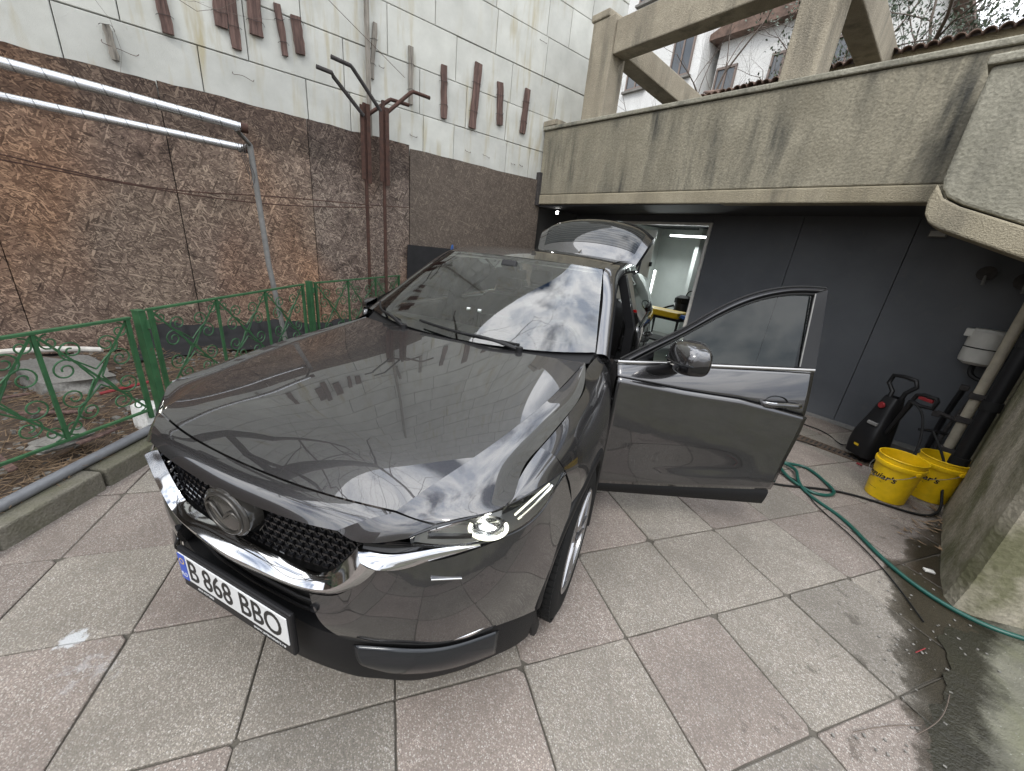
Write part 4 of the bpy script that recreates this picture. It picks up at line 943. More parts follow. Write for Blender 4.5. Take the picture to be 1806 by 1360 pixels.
# ---- nose panel between bonnet and grille
top = NP([(0,.0575,.9265),(.19,.0605,.9295),(.36,.077,.932),(.527,.1095,.9315)])
bot = NP([(0,-.008,.868),(.16,-.004,.872),(.31,.006,.881),(.415,.022,.889)])
md = top*.5+bot*.5+NP([0,-.006,.008])
nose = MB(); GN = sgrid([sym(top), sym(md), sym(bot)], 14, 80); nose.grid(GN)
facet = sgrid([[(.528,.110,.9315),(.575,.128,.916),(.622,.153,.8985)], [(.471,.0598,.918),(.53,.080,.899),(.604,.128,.888)], [(.416,.0225,.889),(.474,.034,.869),(.586,.108,.876)]], 12, 12)
nose.grid(facet); nose.grid(mirx(facet), True)
nz_ = part(nose, 'nose_panel', 'paint', smooth=22)
fl = MB(); rim_strip(GN[-1], .03, (0, .9, -.5), fl); rim_strip(facet[-1], .03, (-.2, .9, -.4), fl); rim_strip(mirx(facet[-1]), .03, (.2, .9, -.4), fl)
part(fl, 'nose_edge', 'black', nz_, smooth=60)

# ---- grille: smoked backing and lattice
def gb(x): return float(np.interp(abs(x), [0,.2,.3,.36,.405,.44,.47], [.690,.688,.682,.686,.711,.766,.826]))
def gt(x): return float(np.interp(abs(x), [0,.16,.31,.415,.474], [.866,.870,.879,.887,.868]))
def gy(x, z): return plan_y(x)+.045+(z-.78)*.10
m = MB(); G = [[(x, gy(x, z)+.03, z) for z in np.linspace(gb(x)-.03, gt(x)+.02, 5)] for x in np.linspace(-.49, .49, 41)]; m.grid(G)
gr = part(m, 'grille', 'inner', smooth=60)
m = MB(); px_, pz_ = .030, .0215; row = 0; z = .66
while z < .90:
    x = -.48+(px_/2 if row % 2 else 0)
    while x < .48:
        for dx in (-px_/2, px_/2):
            a = (x, z); c = (x+dx, z+pz_)
            if all(gb(q[0])+.012 < q[1] < gt(q[0])+.002 and abs(q[0]) < .455 and (q[0]**2/.11**2+(q[1]-.795)**2/.085**2) > 1 for q in (a, c)):
                m.bar((a[0], gy(*a), a[1]), (c[0], gy(*c), c[1]), .010, .0042, up=(0, .2, 1))
        a = (x-px_*.32, z); c = (x+px_*.32, z)
        if all(gb(q[0])+.012 < q[1] < gt(q[0]) and abs(q[0]) < .455 and (q[0]**2/.11**2+(q[1]-.795)**2/.085**2) > 1 for q in (a, c)): m.bar((a[0], gy(*a)-.004, a[1]), (c[0], gy(*c)-.004, c[1]), .014, .006)
        x += px_
    z += pz_; row += 1
tag(part(m, 'grille_lattice', 'gloss', gr, smooth=0), kind='stuff')
# emblem: smoked oval with raised wing mark
ew, eh, ez, ey = .098, .076, .796, -.012
m = MB(); N = 48
def oval(w_, h_, y, k=N): return [(w_*math.cos(2*math.pi*i/k), y+.0*i, ez+h_*math.sin(2*math.pi*i/k)) for i in range(k)]
rings = [oval(ew, eh, ey+.05), oval(ew, eh, ey+.006), oval(ew*.96, eh*.96, ey), oval(ew*.7, eh*.7, ey-.004), oval(ew*.3, eh*.3, ey-.006), oval(.001, .001, ey-.0065)]
m.grid([r_+r_[:1] for r_ in rings])
em = part(m, 'emblem', 'emblem', gr, smooth=50)
m = MB(); m.tube(oval(ew*.80, eh*.82, ey-.004), .0055, 8, closed=True)
m.tube(oval(ew*1.0, eh*1.0, ey+.006), .002, 8, closed=True)
wing = lambda s_: spl([(s_*ew*.77, ey-.0065, ez+eh*.10), (s_*ew*.50, ey-.008, ez+eh*.33), (s_*ew*.24, ey-.009, ez+eh*.12), (0, ey-.009, ez-eh*.20)], 18)
for s_ in (1, -1): m.tube(wing(s_), [.003+.0028*math.sin(math.pi*i/17) for i in range(18)], 6)
part(m, 'emblem_mark', simple('smoked_chrome', (.07, .066, .06), .3, .7), gr, smooth=60)
# ---- chrome wing
up_ = NP([(0,.010,.692),(.1,.012,.690),(.2,.020,.685),(.3,.032,.683),(.35,.038,.700),(.39,.042,.740),(.425,.046,.785),(.455,.049,.832)])
cr_ = NP([(0,-.036,.664),(.1,-.031,.664),(.2,-.024,.663),(.3,-.010,.662),(.365,.002,.675),(.41,.010,.705),(.455,.018,.755),(.487,.024,.815)])
lo_ = NP([(0,-.021,.618),(.1,-.017,.621),(.2,-.009,.627),(.3,.003,.634),(.385,.020,.652),(.435,.026,.690),(.485,.033,.740),(.525,.038,.797)])
u2 = up_*.5+cr_*.5+NP([0,.002,.004]); l2 = cr_*.5+lo_*.5+NP([0,-.003,-.002])
cw = MB(); Gu = sgrid([sym(up_), sym(u2), sym(cr_)], 8, 120); Gl = sgrid([sym(cr_), sym(l2), sym(lo_)], 10, 120); cw.grid(Gu); cw.grid(Gl)
tu = NP([(.462,.042,.836),(.53,.072,.822),(.60,.122,.824),(.66,.172,.825),(.726,.238,.812)])
tc_ = NP([(.487,.024,.815),(.545,.062,.801),(.61,.115,.805),(.67,.170,.810),(.728,.234,.8115)])
tl = NP([(.525,.038,.797),(.565,.075,.783),(.62,.130,.789),(.675,.182,.798),(.7285,.237,.810)])
for A_, B_ in ((tu, tc_), (tc_, tl)):
    G = sgrid([A_, A_*.5+B_*.5+NP([.001,-.002,.001]), B_], 6, 30); cw.grid(G); cw.grid(mirx(G), True)
rim_strip(Gl[-1], .03, (0, 1, .15), cw); rim_strip(Gu[0], .02, (0, 1, -.3), cw)
part(cw, 'chrome_wing', 'chrome', gr, smooth=35)

# ---- bumper
Tt = NP([(.30,.008,.620),(.40,.028,.652),(.507,.066,.763),(.62,.137,.783),(.735,.250,.800),(.80,.362,.798),(.848,.475,.842),(.8665,.567,.920)])
Bb = NP([(.385,.026,.475),(.47,.052,.478),(.55,.089,.477),(.62,.131,.466),(.70,.206,.447),(.77,.306,.425),(.832,.412,.390),(.866,.500,.350)])
nrm = NP([(.1,-1,0),(.2,-.98,0),(.3,-.95,0),(.45,-.9,0),(.6,-.8,0),(.75,-.66,0),(.9,-.43,0),(.97,-.2,0)])
r1 = Tt*.68+Bb*.32+nrm*.016; r2 = Tt*.33+Bb*.67+nrm*.016
r1[-1] = (.8945,.650,.750); r2[-1] = (.887,.545,.545); r1[-2] = (.868,.52,.70); r2[-2] = (.862,.475,.54)
GB = sgrid([Tt, r1, r2, Bb], 26, 60)
def bump_part(s_):
    m = MB(); m.grid(GB if s_ == 1 else mirx(GB)); E = GB if s_ == 1 else mirx(GB)
    rim_strip(E[-1], .05, (0, .6, .0), m); rim_strip(E[:, 0], .05, (0, 1, -.1), m); rim_strip(E[0], .03, (-.3*s_, 1, 0), m)
    o = part(m, 'bumper', 'paint', smooth=40)
    # washer cover and parking sensors
    for (x, y, z) in ((.722,.236,.640),(.325,.010,.586)):
        k = MB(); k.lathe([(0,-.004),(.011,-.004),(.013,.0),(.013,.01)], 16, (0,0,0), 'y'); n_ = Vector((x*.9, -1, 0)) if x > .5 else Vector((.15,-1,0))
        q = part(k, 'parking_sensor', 'black', o); q.location = (x*s_, y-.006, z); q.rotation_euler = (0, 0, s_*math.atan2(n_.x, -n_.y)); q['note'] = 0; del q['note']
    a, c = Vector((.633*s_,.130,.735)), Vector((.699*s_,.190,.717))
    k = MB(); k.bar(a+Vector((0,0,.0)), c, .012, .005); part(k, 'washer_cover', 'chrome', o, smooth=0, bevel=.002)
    return o
both(bump_part)
# lower valance (textured black) with satin insert and lower grille
vt = NP([(0,.020,.445),(.2,.022,.445),(.34,.030,.455),(.40,.042,.468),(.47,.064,.470),(.55,.100,.469),(.62,.142,.458),(.70,.216,.440),(.77,.316,.418),(.832,.422,.383),(.864,.505,.345)])
vb = NP([(0,.022,.250),(.2,.024,.262),(.34,.040,.270),(.42,.058,.272),(.48,.085,.268),(.57,.128,.262),(.63,.175,.256),(.70,.245,.248),(.765,.335,.234),(.82,.432,.208),(.845,.50,.19)])
vm = vt*.45+vb*.55+NP([0,-.014,0])
GV = sgrid([sym(vt), sym(vm), sym(vb)], 14, 110)
m = MB(); m.grid(GV); rim_strip(GV[-1], .12, (0, 1, .05), m); rim_strip(GV[0], .05, (0, 1, .05), m)
val = part(m, 'valance', 'clad', smooth=50)
def insert(s_):
    tt = NP([(.432,.040,.462),(.50,.067,.465),(.58,.105,.461),(.66,.164,.444),(.73,.246,.424),(.785,.325,.405)])
    bb_ = NP([(.470,.052,.372),(.52,.075,.355),(.585,.110,.345),(.66,.172,.328),(.73,.252,.308),(.782,.324,.290)])
    mdl = tt*.5+bb_*.5+NP([.004,-.014,0]); G = sgrid([tt, mdl, bb_], 10, 30); G = G+NP([.002,-.009,0])
    m = MB(); m.grid(G if s_ == 1 else mirx(G)); part(m, 'valance_insert', 'satin', val, smooth=50, solid=.006)
def slot_accent(s_):
    k = MB(); k.tube([(s_*x, y, z) for x, y, z in spl([(.675,.180,.4535),(.72,.232,.4485),(.758,.288,.4475)], 8)], [.002,.004,.006,.008,.008,.007,.005,.002], 6, flat=.6); part(k, 'slot_accent', 'chrome', val)
    k = MB(); k.tube([(s_*x, y, z) for x, y, z in spl([(.39,.034,.470),(.47,.058,.4735),(.55,.095,.4725),(.62,.138,.4615),(.70,.213,.4435),(.765,.305,.4225)], 24)], .006, 6); part(k, 'slot_shadow_gap', 'inner', val)
both(insert); both(slot_accent)
m = MB(); G = [[(x, plan_y(x)+.075, z) for z in (.40,.5,.66)] for x in np.linspace(-.42, .42, 21)]; m.grid(G)
lg = part(m, 'lower_grille', 'inner', smooth=60)
for z in (.475,.515,.555,.592):
    m = MB(); m.tube([(x, plan_y(x)+.045, z) for x in np.linspace(-.40, .40, 21)], .008, 6, flat=.5); part(m, 'grille_slat', 'black', lg)
# dark core behind the front end
m = MB(); G = [[(x, plan_y(x)+.15, z) for z in (.22,.5,.7,.85)] for x in np.linspace(-.84, .84, 41)]; m.grid(G)
part(m, 'front_core', 'inner', smooth=60)
# number plate
pl = part(MB().box((0,-.032,.478), (.545,.018,.170)), 'plate_holder', 'black', smooth=0, bevel=.006)
part(MB().box((0,-.0435,.494), (.520,.004,.110)), 'number_plate', 'white', pl, smooth=0, bevel=.002)
part(MB().box((-.2405,-.0462,.494), (.038,.0016,.1085)), 'country_band', 'blue', pl, smooth=0)
def plate_text(txt, size, x, z, mt, nm, sx=1.0, bold=0, parent=None, y=-.0462):
    me = text_mesh(txt, size, .0004, bold); o = obj(nm, me, CM[mt] if isinstance(mt, str) else mt, parent or pl); o.location = (x, y, z); o.rotation_euler = (R(90), 0, 0); o.scale = (sx, 1, 1); return o
plate_text('B', .125, -.187, .493, 'ink', 'lettering', .80, .0012); plate_text('868', .125, -.062, .493, 'ink', 'lettering', .80, .0012); plate_text('BBO', .125, .142, .493, 'ink', 'lettering', .80, .0012)
plate_text('RO', .024, -.2405, .462, 'white', 'lettering', 1, 0, y=-.0474)
plate_text('www.aviamotors.ro', .018, .165, .416, 'white', 'lettering', 1, 0, y=-.0418)
plate_text('AVIA MOTORS', .013, -.15, .416, 'white', 'lettering', 1, 0, y=-.0418)
st_ = MB()
for k in range(12):
    a = k*math.pi/6; st_.box((-.2405+.011*math.cos(a), -.0472, .520+.011*math.sin(a)), (.0035,.0008,.0035), Matrix.Rotation(.78, 3, 'Y'))
part(st_, 'star_ring', 'yellow' if 'yellow' in CM else M['yellow'], pl, smooth=0)

# ---- headlights
hT = NP([(.580,.106,.878),(.634,.151,.9005),(.70,.203,.9185),(.776,.283,.939),(.834,.425,.938),(.862,.558,.927)])
hB = NP([(.588,.113,.850),(.655,.172,.822),(.725,.247,.809),(.795,.352,.803),(.844,.465,.842),(.863,.562,.920)])
hN = NP([(.45,-.88,.1),(.5,-.85,.1),(.6,-.78,.1),(.72,-.66,.1),(.85,-.48,.1),(.95,-.3,.1)])
hM = hT*.5+hB*.5+hN*.014
GHL = sgrid([hT, hM, hB], 20, 50)
def headlight(s_):
    Q = lambda P: P if s_ == 1 else mirx(P)
    bk = np.stack([hT+NP([-.004,.006,-.003]), hT*.9+hB*.1-hN*.085, hM-hN*.105, hT*.12+hB*.88-hN*.085, hB+NP([-.004,.006,.003])]); bkr = [spl(r_, 40) for r_ in bk]; m = MB(); m.grid(Q(NP([bkr[i]*(1-t_)+bkr[i+1]*t_ for i in range(4) for t_ in (0,.25,.5,.75)]+[bkr[4]])))
    h = part(m, 'headlight', 'bowl', smooth=50)
    m = MB(); m.grid(Q(GHL)); part(m, 'lens_cover', 'lens', h, smooth=60)
    m = MB(); E = Q(GHL); m.tube(np.concatenate([E[0], E[-1][::-1]]), .0035, 5, closed=True); part(m, 'lamp_seal', 'satin', h)
    gl_ = bpy.data.lights.new('lamp_glow', 'POINT'); gl_.energy = .9; gl_.color = (1, .98, .86); gl_.shadow_soft_size = .012; go_ = bpy.data.objects.new('lamp_glow', gl_); COL.objects.link(go_); go_.parent = h; go_.location = (.752*s_, .262, .868)
    c = Vector((.735,.264,.855)); n_ = Vector((.46,-.80,.28)).normalized(); e1 = n_.cross(Vector((0,0,1))).normalized(); e2 = e1.cross(n_)
    def pt(a, b_, d): v = c+e1*a+e2*b_+n_*d; return (v.x*s_, v.y, v.z)
    def ring(r_, d, k=40): return [pt(r_*math.cos(2*math.pi*i/k), r_*.56*math.sin(2*math.pi*i/k), d) for i in range(k)]
    m = MB(); m.grid([ring(.058, -.01)+ring(.058, -.01)[:1], ring(.050, -.004)+ring(.050, -.004)[:1], ring(.044, -.016)+ring(.044, -.016)[:1], ring(.040, -.03)+ring(.040, -.03)[:1]]); part(m, 'bezel', 'chrome', h, smooth=60)
    m = MB(); m.tube([pt(.054*math.cos(R(a)), .054*.60*math.sin(R(a)), .002) for a in range(-205, 26, 6)], .0055, 8); part(m, 'light_ring', 'drl', h)
    m = MB(); m.grid([ring(.039*math.sin(R(a)), -.026+.034*math.cos(R(a)))+ring(.039*math.sin(R(a)), -.026+.034*math.cos(R(a)))[:1] for a in (90,75,60,45,30,15,.5)]); part(m, 'projector', 'lens', h, smooth=80)
    m = MB(); m.grid([ring(.036, -.024)+ring(.036, -.024)[:1], ring(.001, -.035)+ring(.001, -.035)[:1]]); part(m, 'reflector', 'chrome', h, smooth=60)
    q = [(.786,.338,.872),(.812,.395,.896),(.842,.480,.917)]; m = MB(); m.tube([(x*s_, y-.004, z) for x, y, z in spl(q, 12)], .0032, 6); part(m, 'light_strip', 'drl', h)
    q = [(.796,.345,.856),(.822,.405,.878),(.848,.480,.903)]; m = MB(); m.tube([(x*s_, y-.004, z) for x, y, z in spl(q, 12)], .0028, 6); part(m, 'light_strip', 'drl', h)
    q = [(.655,.182,.900),(.70,.218,.909),(.76,.285,.918),(.80,.345,.915)]; m = MB(); m.tube([(x*s_, y+.006, z) for x, y, z in spl(q, 16)], .009, 8, flat=.5); part(m, 'eyelid', 'gloss', h)
    q = [(.610,.142,.862),(.66,.185,.850),(.70,.225,.838)]; m = MB(); m.tube([(x*s_, y+.004, z) for x, y, z in spl(q, 12)], .010, 6, flat=.6); part(m, 'reflector', 'gloss', h)
    q = [(.800,.350,.858),(.825,.410,.880),(.848,.485,.905)]; m = MB(); m.tube([(x*s_, y+.004, z) for x, y, z in spl(q, 12)], .006, 6); part(m, 'reflector', 'chrome', h)
    q = [(.605,.150,.872),(.640,.180,.880),(.678,.215,.894)]; m = MB(); m.tube([(x*s_, y, z) for x, y, z in spl(q, 12)], .008, 6, flat=.4); part(m, 'reflector', 'chrome', h)
both(headlight)
# black filler between chrome wing tail and lamp
def filler(s_):
    A_ = NP([(.474,.045,.866),(.586,.118,.850),(.655,.178,.820),(.725,.250,.807)]); B_ = NP([(.470,.050,.828),(.55,.098,.816),(.64,.168,.822),(.727,.248,.810)])
    G = sgrid([A_, A_*.5+B_*.5+NP([-.004,.010,0]), B_], 6, 24); m = MB(); m.grid(G if s_ == 1 else mirx(G)); part(m, 'lamp_surround', 'gloss', smooth=60)
both(filler)

# ---- front wings
def wing_panel(s_):
    Q = lambda P: P if s_ == 1 else mirx(P); m = MB()
    us = shut[2:5]+NP([.0035,.0,-.001]); us[2] = (.7765,.551,.993); tp = NP([(.780,.280,.943),(.822,.385,.9445),(.8662,.567,.928)])
    mdA = us*.5+tp*.5+NP([.004,0,.004]); mdA[2] = (.8315,.5565,.9715); m.grid(Q(sgrid(np.stack([us, mdA, tp], 1), 24, 16)))
    st = [[(.7765,.55,.993),(.832,.556,.972),(.866,.566,.928),(.883,.605,.86),(.895,.655,.745)],
          [(.7925,.72,1.0145),(.855,.72,.975),(.897,.728,.90),(.910,.735,.835),(.913,.74,.775)],
          [(.7985,.85,1.0285),(.862,.856,.982),(.905,.866,.905),(.916,.874,.85),(.918,.88,.795)],
          [(.8015,.98,1.0405),(.866,.985,.99),(.908,.992,.91),(.917,1.0,.85),(.918,1.005,.788)],
          [(.790,1.10,1.056),(.866,1.115,.998),(.906,1.13,.90),(.914,1.15,.80),(.914,1.18,.716)],
          [(.755,1.26,1.0835),(.857,1.275,1.01),(.899,1.29,.88),(.908,1.31,.72),(.906,1.33,.52)],
          [(.770,1.432,1.118),(.850,1.432,1.03),(.889,1.432,.88),(.900,1.432,.70),(.893,1.432,.37)]]
    G = sgrid(st, 60, 30); m.grid(Q(G))
    E = Q(G); rim_strip(E[-1], .03, (-1*s_, .1, 0), m)
    o = part(m, 'front_wing', 'paint', smooth=40)
    return o
both(wing_panel)
# wheel arch cladding and liner
HUBY, HUBZ, REARY = .925, .362, 3.622
def arch(s_, hy, front):
    m = MB(); Gs = []
    for a in np.linspace(-28, 208, 60):
        ca, sa = math.cos(R(a)), math.sin(R(a)); y = hy+.43*ca
        xb = .916 if not front else float(np.interp(y, [.48,.52,.58,.66,.78,.95,1.25,1.36], [.858,.872,.884,.897,.912,.918,.912,.902]))
        if a < 0 or a > 180: xb -= .02*(1 if front and a > 180 else 0)
        Gs.append([((xb+dx)*s_, hy+r_*ca, HUBZ+r_*sa) for r_, dx in ((.442, -.012), (.440, .004), (.428, .010), (.395, .010), (.382, .004), (.376, -.03), (.372, -.20), (.372, -.34))])
    m.grid(Gs); part(m, 'arch_cladding', 'clad', smooth=50)
for s_ in (1, -1):
    for hy, fr in ((HUBY, True), (REARY, False)): arch(s_, hy, fr)
# ---- wheels
def wheel_parts(s_, hy, steer=0):
    t = bpy.data.objects.new('wheel', None)
    prof = [(.235,-.10),(.262,-.112),(.315,-.116),(.345,-.106),(.358,-.088),(.360,-.04),(.360,.04),(.358,.088),(.345,.106),(.315,.116),(.262,.112),(.235,.10)]
    m = MB(); m.lathe(prof, 64, ax='x'); ty = part(m, 'wheel', 'tyre', smooth=40)
    ty.location = (.798*s_, hy, HUBZ); ty.rotation_euler = (0, 0, R(steer))
    m = MB()
    for k in range(72):                                  # tread blocks
        a = 2*math.pi*k/72
        for xx in (-.085, -.045, 0, .045, .085):
            aa = a+(.03 if abs(xx) < .06 else 0); m.box((xx, .3605*math.cos(aa), .3605*math.sin(aa)), (.032, .022, .010), Matrix.Rotation(aa-math.pi/2, 3, 'X'))
    part(m, 'tread', 'tyre', ty, smooth=0)
    m = MB(); m.lathe([(.238,.10),(.245,.112),(.236,.116),(.226,.108),(.222,.06),(.215,-.10)], 64, ax='x'); rm = part(m if s_ == 1 else m.mirror(), 'rim', 'rim', ty, smooth=40)
    for k in range(10):
        a = 2*math.pi*k/10+(.16 if k % 2 else -.16); u = Vector((0, math.cos(a), math.sin(a))); a2 = 2*math.pi*(k//2*2+.5)/10; u0 = Vector((0, math.cos(a2), math.sin(a2)))
        m = MB(); ctr = [Vector((.085,0,0))+u0*.05, Vector((.094,0,0))+u*.12, Vector((.100,0,0))+u*.228]; m.tube([(p.x*s_, p.y, p.z) for p in ctr], [.020,.014,.013], 6, flat=1.3); part(m, 'spoke', 'rim', ty, smooth=40)
    m = MB(); m.lathe([(0,.098),(.028,.098),(.034,.092),(.060,.085),(.062,.05)], 24, ax='x'); part(m if s_ == 1 else m.mirror(), 'hub_cap', 'rim', ty, smooth=40)
    m = MB(); m.lathe([(.05,.02),(.155,.02),(.155,.0),(.05,.0)], 40, ax='x'); part(m if s_ == 1 else m.mirror(), 'brake_disc', 'disc', ty, smooth=30)
for s_ in (1, -1):
    for hy in (HUBY, REARY): wheel_parts(s_, hy)

# ---- glasshouse
wsB = NP([(0,1.215,1.112),(.36,1.258,1.116),(.60,1.345,1.124),(.752,1.43,1.134)])
wsT = NP([(0,1.988,1.546),(.30,2.003,1.545),(.48,2.040,1.540),(.594,2.095,1.530)])
rowsW = []
for f_, bl in ((0,0),(.33,.016),(.66,.016),(1,0)):
    r_ = wsB*(1-f_)+wsT*f_; r_ = r_+NP([0,-.55,.83])*bl; rowsW.append(sym(r_))
GW = sgrid(rowsW, 50, 80)
m = MB(); m.grid(GW); ws = part(m, 'windscreen', 'screen', smooth=80)
m = MB(); D = NP([0,.004,-.006])
m.grid(GW[:5]+D); m.grid(GW[-3:]+D); m.grid(GW[:, :3]+D); m.grid(GW[:, -3:]+D)
part(m, 'printed_border', 'gloss', ws, smooth=80)
for (x, f_) in ((-.02,.30),(.05,.29)):
    p = GW[int(f_*49), int((x/.75+1)/2*79)]; part(MB().box(tuple(p+NP([0,.003,-.004])), (.022,.012,.016), Matrix.Rotation(R(-32), 3, 'X')), 'sticker', 'white', ws, smooth=0)
# cowl
m = MB(); A_ = NP([(0,1.13,1.075),(.36,1.17,1.075),(.60,1.26,1.075),(.74,1.37,1.085)]); G = sgrid([sym(A_), sym(wsB+NP([0,.03,-.004]))], 6, 50); m.grid(G); part(m, 'cowl', 'clad', smooth=60)
# wipers
def wiper(piv, tip, b0, b1, nm='wiper'):
    m = MB(); m.tube(spl([piv, (NP(piv)+NP(tip))/2+NP([0,-.01,.015]), tip], 10), [.011]*3+[.009]*4+[.007]*3, 8); o = part(m, nm, 'black')
    q = spl([b0, tip, b1], 18)
    m = MB(); m.tube(q, .0085, 6, flat=.7); part(m, 'blade', 'rubber', o)
    m = MB(); m.tube([(piv[0],piv[1],piv[2]-.04),(piv[0],piv[1],piv[2]+.014)], .019, 12); part(m, 'pivot_cap', 'black', o)
wiper((.40,1.222,1.122), (.06,1.212,1.150), (-.24,1.248,1.166), (.385,1.262,1.136))
wiper((-.32,1.205,1.120), (-.58,1.325,1.160), (-.70,1.44,1.188), (-.40,1.272,1.138))
# roof, pillars
rfI = NP([(.600,2.098,1.533),(.612,2.30,1.566),(.620,2.65,1.588),(.615,3.10,1.588),(.600,3.55,1.570),(.585,3.95,1.536)])
rc = [(1.992,1.549),(2.28,1.588),(2.65,1.612),(3.10,1.615),(3.55,1.602),(3.97,1.572)]
rowsR = []
for (y, z), e_ in zip(rc, rfI):
    rowsR.append(sym([(0,y,z),(e_[0]*.4,y+(e_[1]-y)*.12,z+(e_[2]-z)*.14),(e_[0]*.8,y+(e_[1]-y)*.62,z+(e_[2]-z)*.6),tuple(e_)]))
m = MB(); GR = sgrid(rowsR, 50, 50); m.grid(GR); part(m, 'roof', 'paint', smooth=60)
A_ = GR.copy(); A_[..., 2] -= .035; m = MB(); m.grid(A_); part(m, 'headliner', 'liner', smooth=60)
inn = NP([(.760,1.428,1.128),(.712,1.66,1.266),(.655,1.90,1.412),(.604,2.098,1.531),(.616,2.30,1.563),(.624,2.65,1.585),(.619,3.10,1.585),(.604,3.55,1.567),(.589,3.95,1.533)])
out = NP([(.830,1.455,1.098),(.785,1.70,1.232),(.735,1.95,1.376),(.695,2.17,1.470),(.690,2.38,1.505),(.690,2.70,1.520),(.682,3.10,1.518),(.660,3.55,1.490),(.632,3.95,1.440)])
def pillar(s_):
    md = inn*.5+out*.5; md[:, 0] += .012; md[:, 2] += .014
    G = sgrid(np.stack([inn, md, out], 1), 70, 10); G = G if s_ == 1 else mirx(G); m = MB(); m.grid(G); rim_strip(G[:, -1], .05, (-s_*.9, 0, -.1), m); rim_strip(G[:, 0], .012, (0, 0, -1), m)
    part(m, 'pillar_rail', 'paint', smooth=50)
    I2 = inn+NP([-.04,.05,-.05]); O2 = out+NP([-.05,.03,-.02]); m = MB(); G = sgrid(np.stack([I2, O2], 1), 40, 4); m.grid(G if s_ == 1 else mirx(G)); part(m, 'pillar_trim', 'black', smooth=60)
    m = MB(); o2 = out+NP([-.018,.008,-.012]); m.tube(o2 if s_ == 1 else mirx(o2), .012, 6); part(m, 'door_seal', 'rubber')
both(pillar)
# ---- body sides
def sx(z, y):
    b_ = float(np.interp(z, [.25,.37,.5,.7,.82,.93,1.02,1.12], [.860,.888,.898,.905,.906,.898,.886,.858]))
    return b_-.02*max(0, (y-3.6)/.8)**2
def side_grid(y0, y1, zs, n=24): return [[(sx(z, y), y, z) for z in zs] for y in np.linspace(y0, y1, n)]
ZS = list(np.linspace(.37, 1.115, 22))
def side_parts(s_):
    Q = lambda G: G if s_ == 1 else mirx(G)
    def door(y0, y1, nm, cut=None):
        m = MB(); G = NP(side_grid(y0, y1, ZS)); 
        if cut:
            for r_ in G:
                for p in r_:
                    d = math.hypot(p[1]-cut, p[2]-HUBZ)
                    if d < .445 and p[1] < cut: p[1] = cut-math.sqrt(max(0, .445**2-(p[2]-HUBZ)**2))
        m.grid(Q(G)); o = part(m, nm, 'paint', smooth=50, solid=.03)
        m = MB(); m.bar((s_*.866, y0+.01, 1.122), (s_*.866, y1-.01, 1.134), .012, .014); part(m, 'belt_strip', 'chrome', o, smooth=0)
        yh = y1-.17; m = MB(); m.tube(spl([(s_*.905,yh-.1,.945),(s_*.928,yh-.06,.948),(s_*.928,yh+.06,.948),(s_*.905,yh+.1,.945)], 12), .012, 8); part(m, 'door_handle', 'paint', o)
        G = [[(s_*(.862-.36*(z-1.12)), y, z) for z in np.linspace(1.125, min(1.50, zt), 6)] for y, zt in [(y0+.03+(y1-y0-.06)*k/11, float(np.interp(y0+.03+(y1-y0-.06)*k/11, [1.4,1.72,2.1,2.4,3.1,3.6,3.95], [1.13,1.24,1.42,1.49,1.50,1.47,1.36]))) for k in range(12)]]
        m = MB(); m.grid(G); part(m, 'door_glass', 'privacy' if y0 > 2.4 else 'side', o, smooth=80)
        return o
    if s_ == -1: door(1.445, 2.555, 'front_door')
    door(2.562, 3.50, 'rear_door', REARY)
    # quarter panel
    G = []
    for y in np.linspace(3.50, 4.42, 34):
        dy = abs(y-REARY); z0 = HUBZ+math.sqrt(max(0, .445**2-dy**2)) if dy < .445 else .37
        G.append([(sx(z0+(1.115-z0)*k/15, y)-.10*max(0, (y-4.2)/.22)**2, y, z0+(1.115-z0)*k/15) for k in range(16)])
    m = MB(); m.grid(Q(NP(G))); part(m, 'rear_quarter', 'paint', smooth=50)
    G = [[(s_*(.858-.36*(z-1.12)-.05*max(0,(y-4.1)/.3)), y, z) for z in np.linspace(1.115, zt, 6)] for y, zt in ((3.50,1.47),(3.70,1.45),(3.95,1.43),(4.15,1.30),(4.40,1.14))]
    m = MB(); m.grid(G); part(m, 'rear_pillar', 'paint', smooth=60)
    # sill and cladding
    m = MB(); m.prism([(.80,.22),(.885,.24),(.905,.30),(.905,.365),(.86,.385),(.80,.385)], 1.95, (0,1.36,0), (1,0,0), (0,0,1)); m2 = MB(); m2.v = [(x*s_, (2.72+.59)-y if False else -y+2*1.36, z) for x, y, z in m.v]; m2.f = m.f
    part(m2, 'sill', 'clad', smooth=0, bevel=.006)
    # B pillar
    m = MB(); m.add([(s_*.845,2.48,.38),(s_*.845,2.60,.38),(s_*.835,2.60,1.12),(s_*.835,2.46,1.12),(s_*.705,2.42,1.50),(s_*.705,2.52,1.50)], [(0,1,2,3),(3,2,5,4)]); part(m, 'centre_pillar', 'black', smooth=0, solid=.06)
    m = MB(); m.add([(s_*.80,1.50,.38),(s_*.80,1.62,.38),(s_*.80,1.60,1.05),(s_*.80,1.50,1.10)], [(0,1,2,3)]); part(m, 'hinge_pillar', 'paint', smooth=0, solid=.08)
both(side_parts)
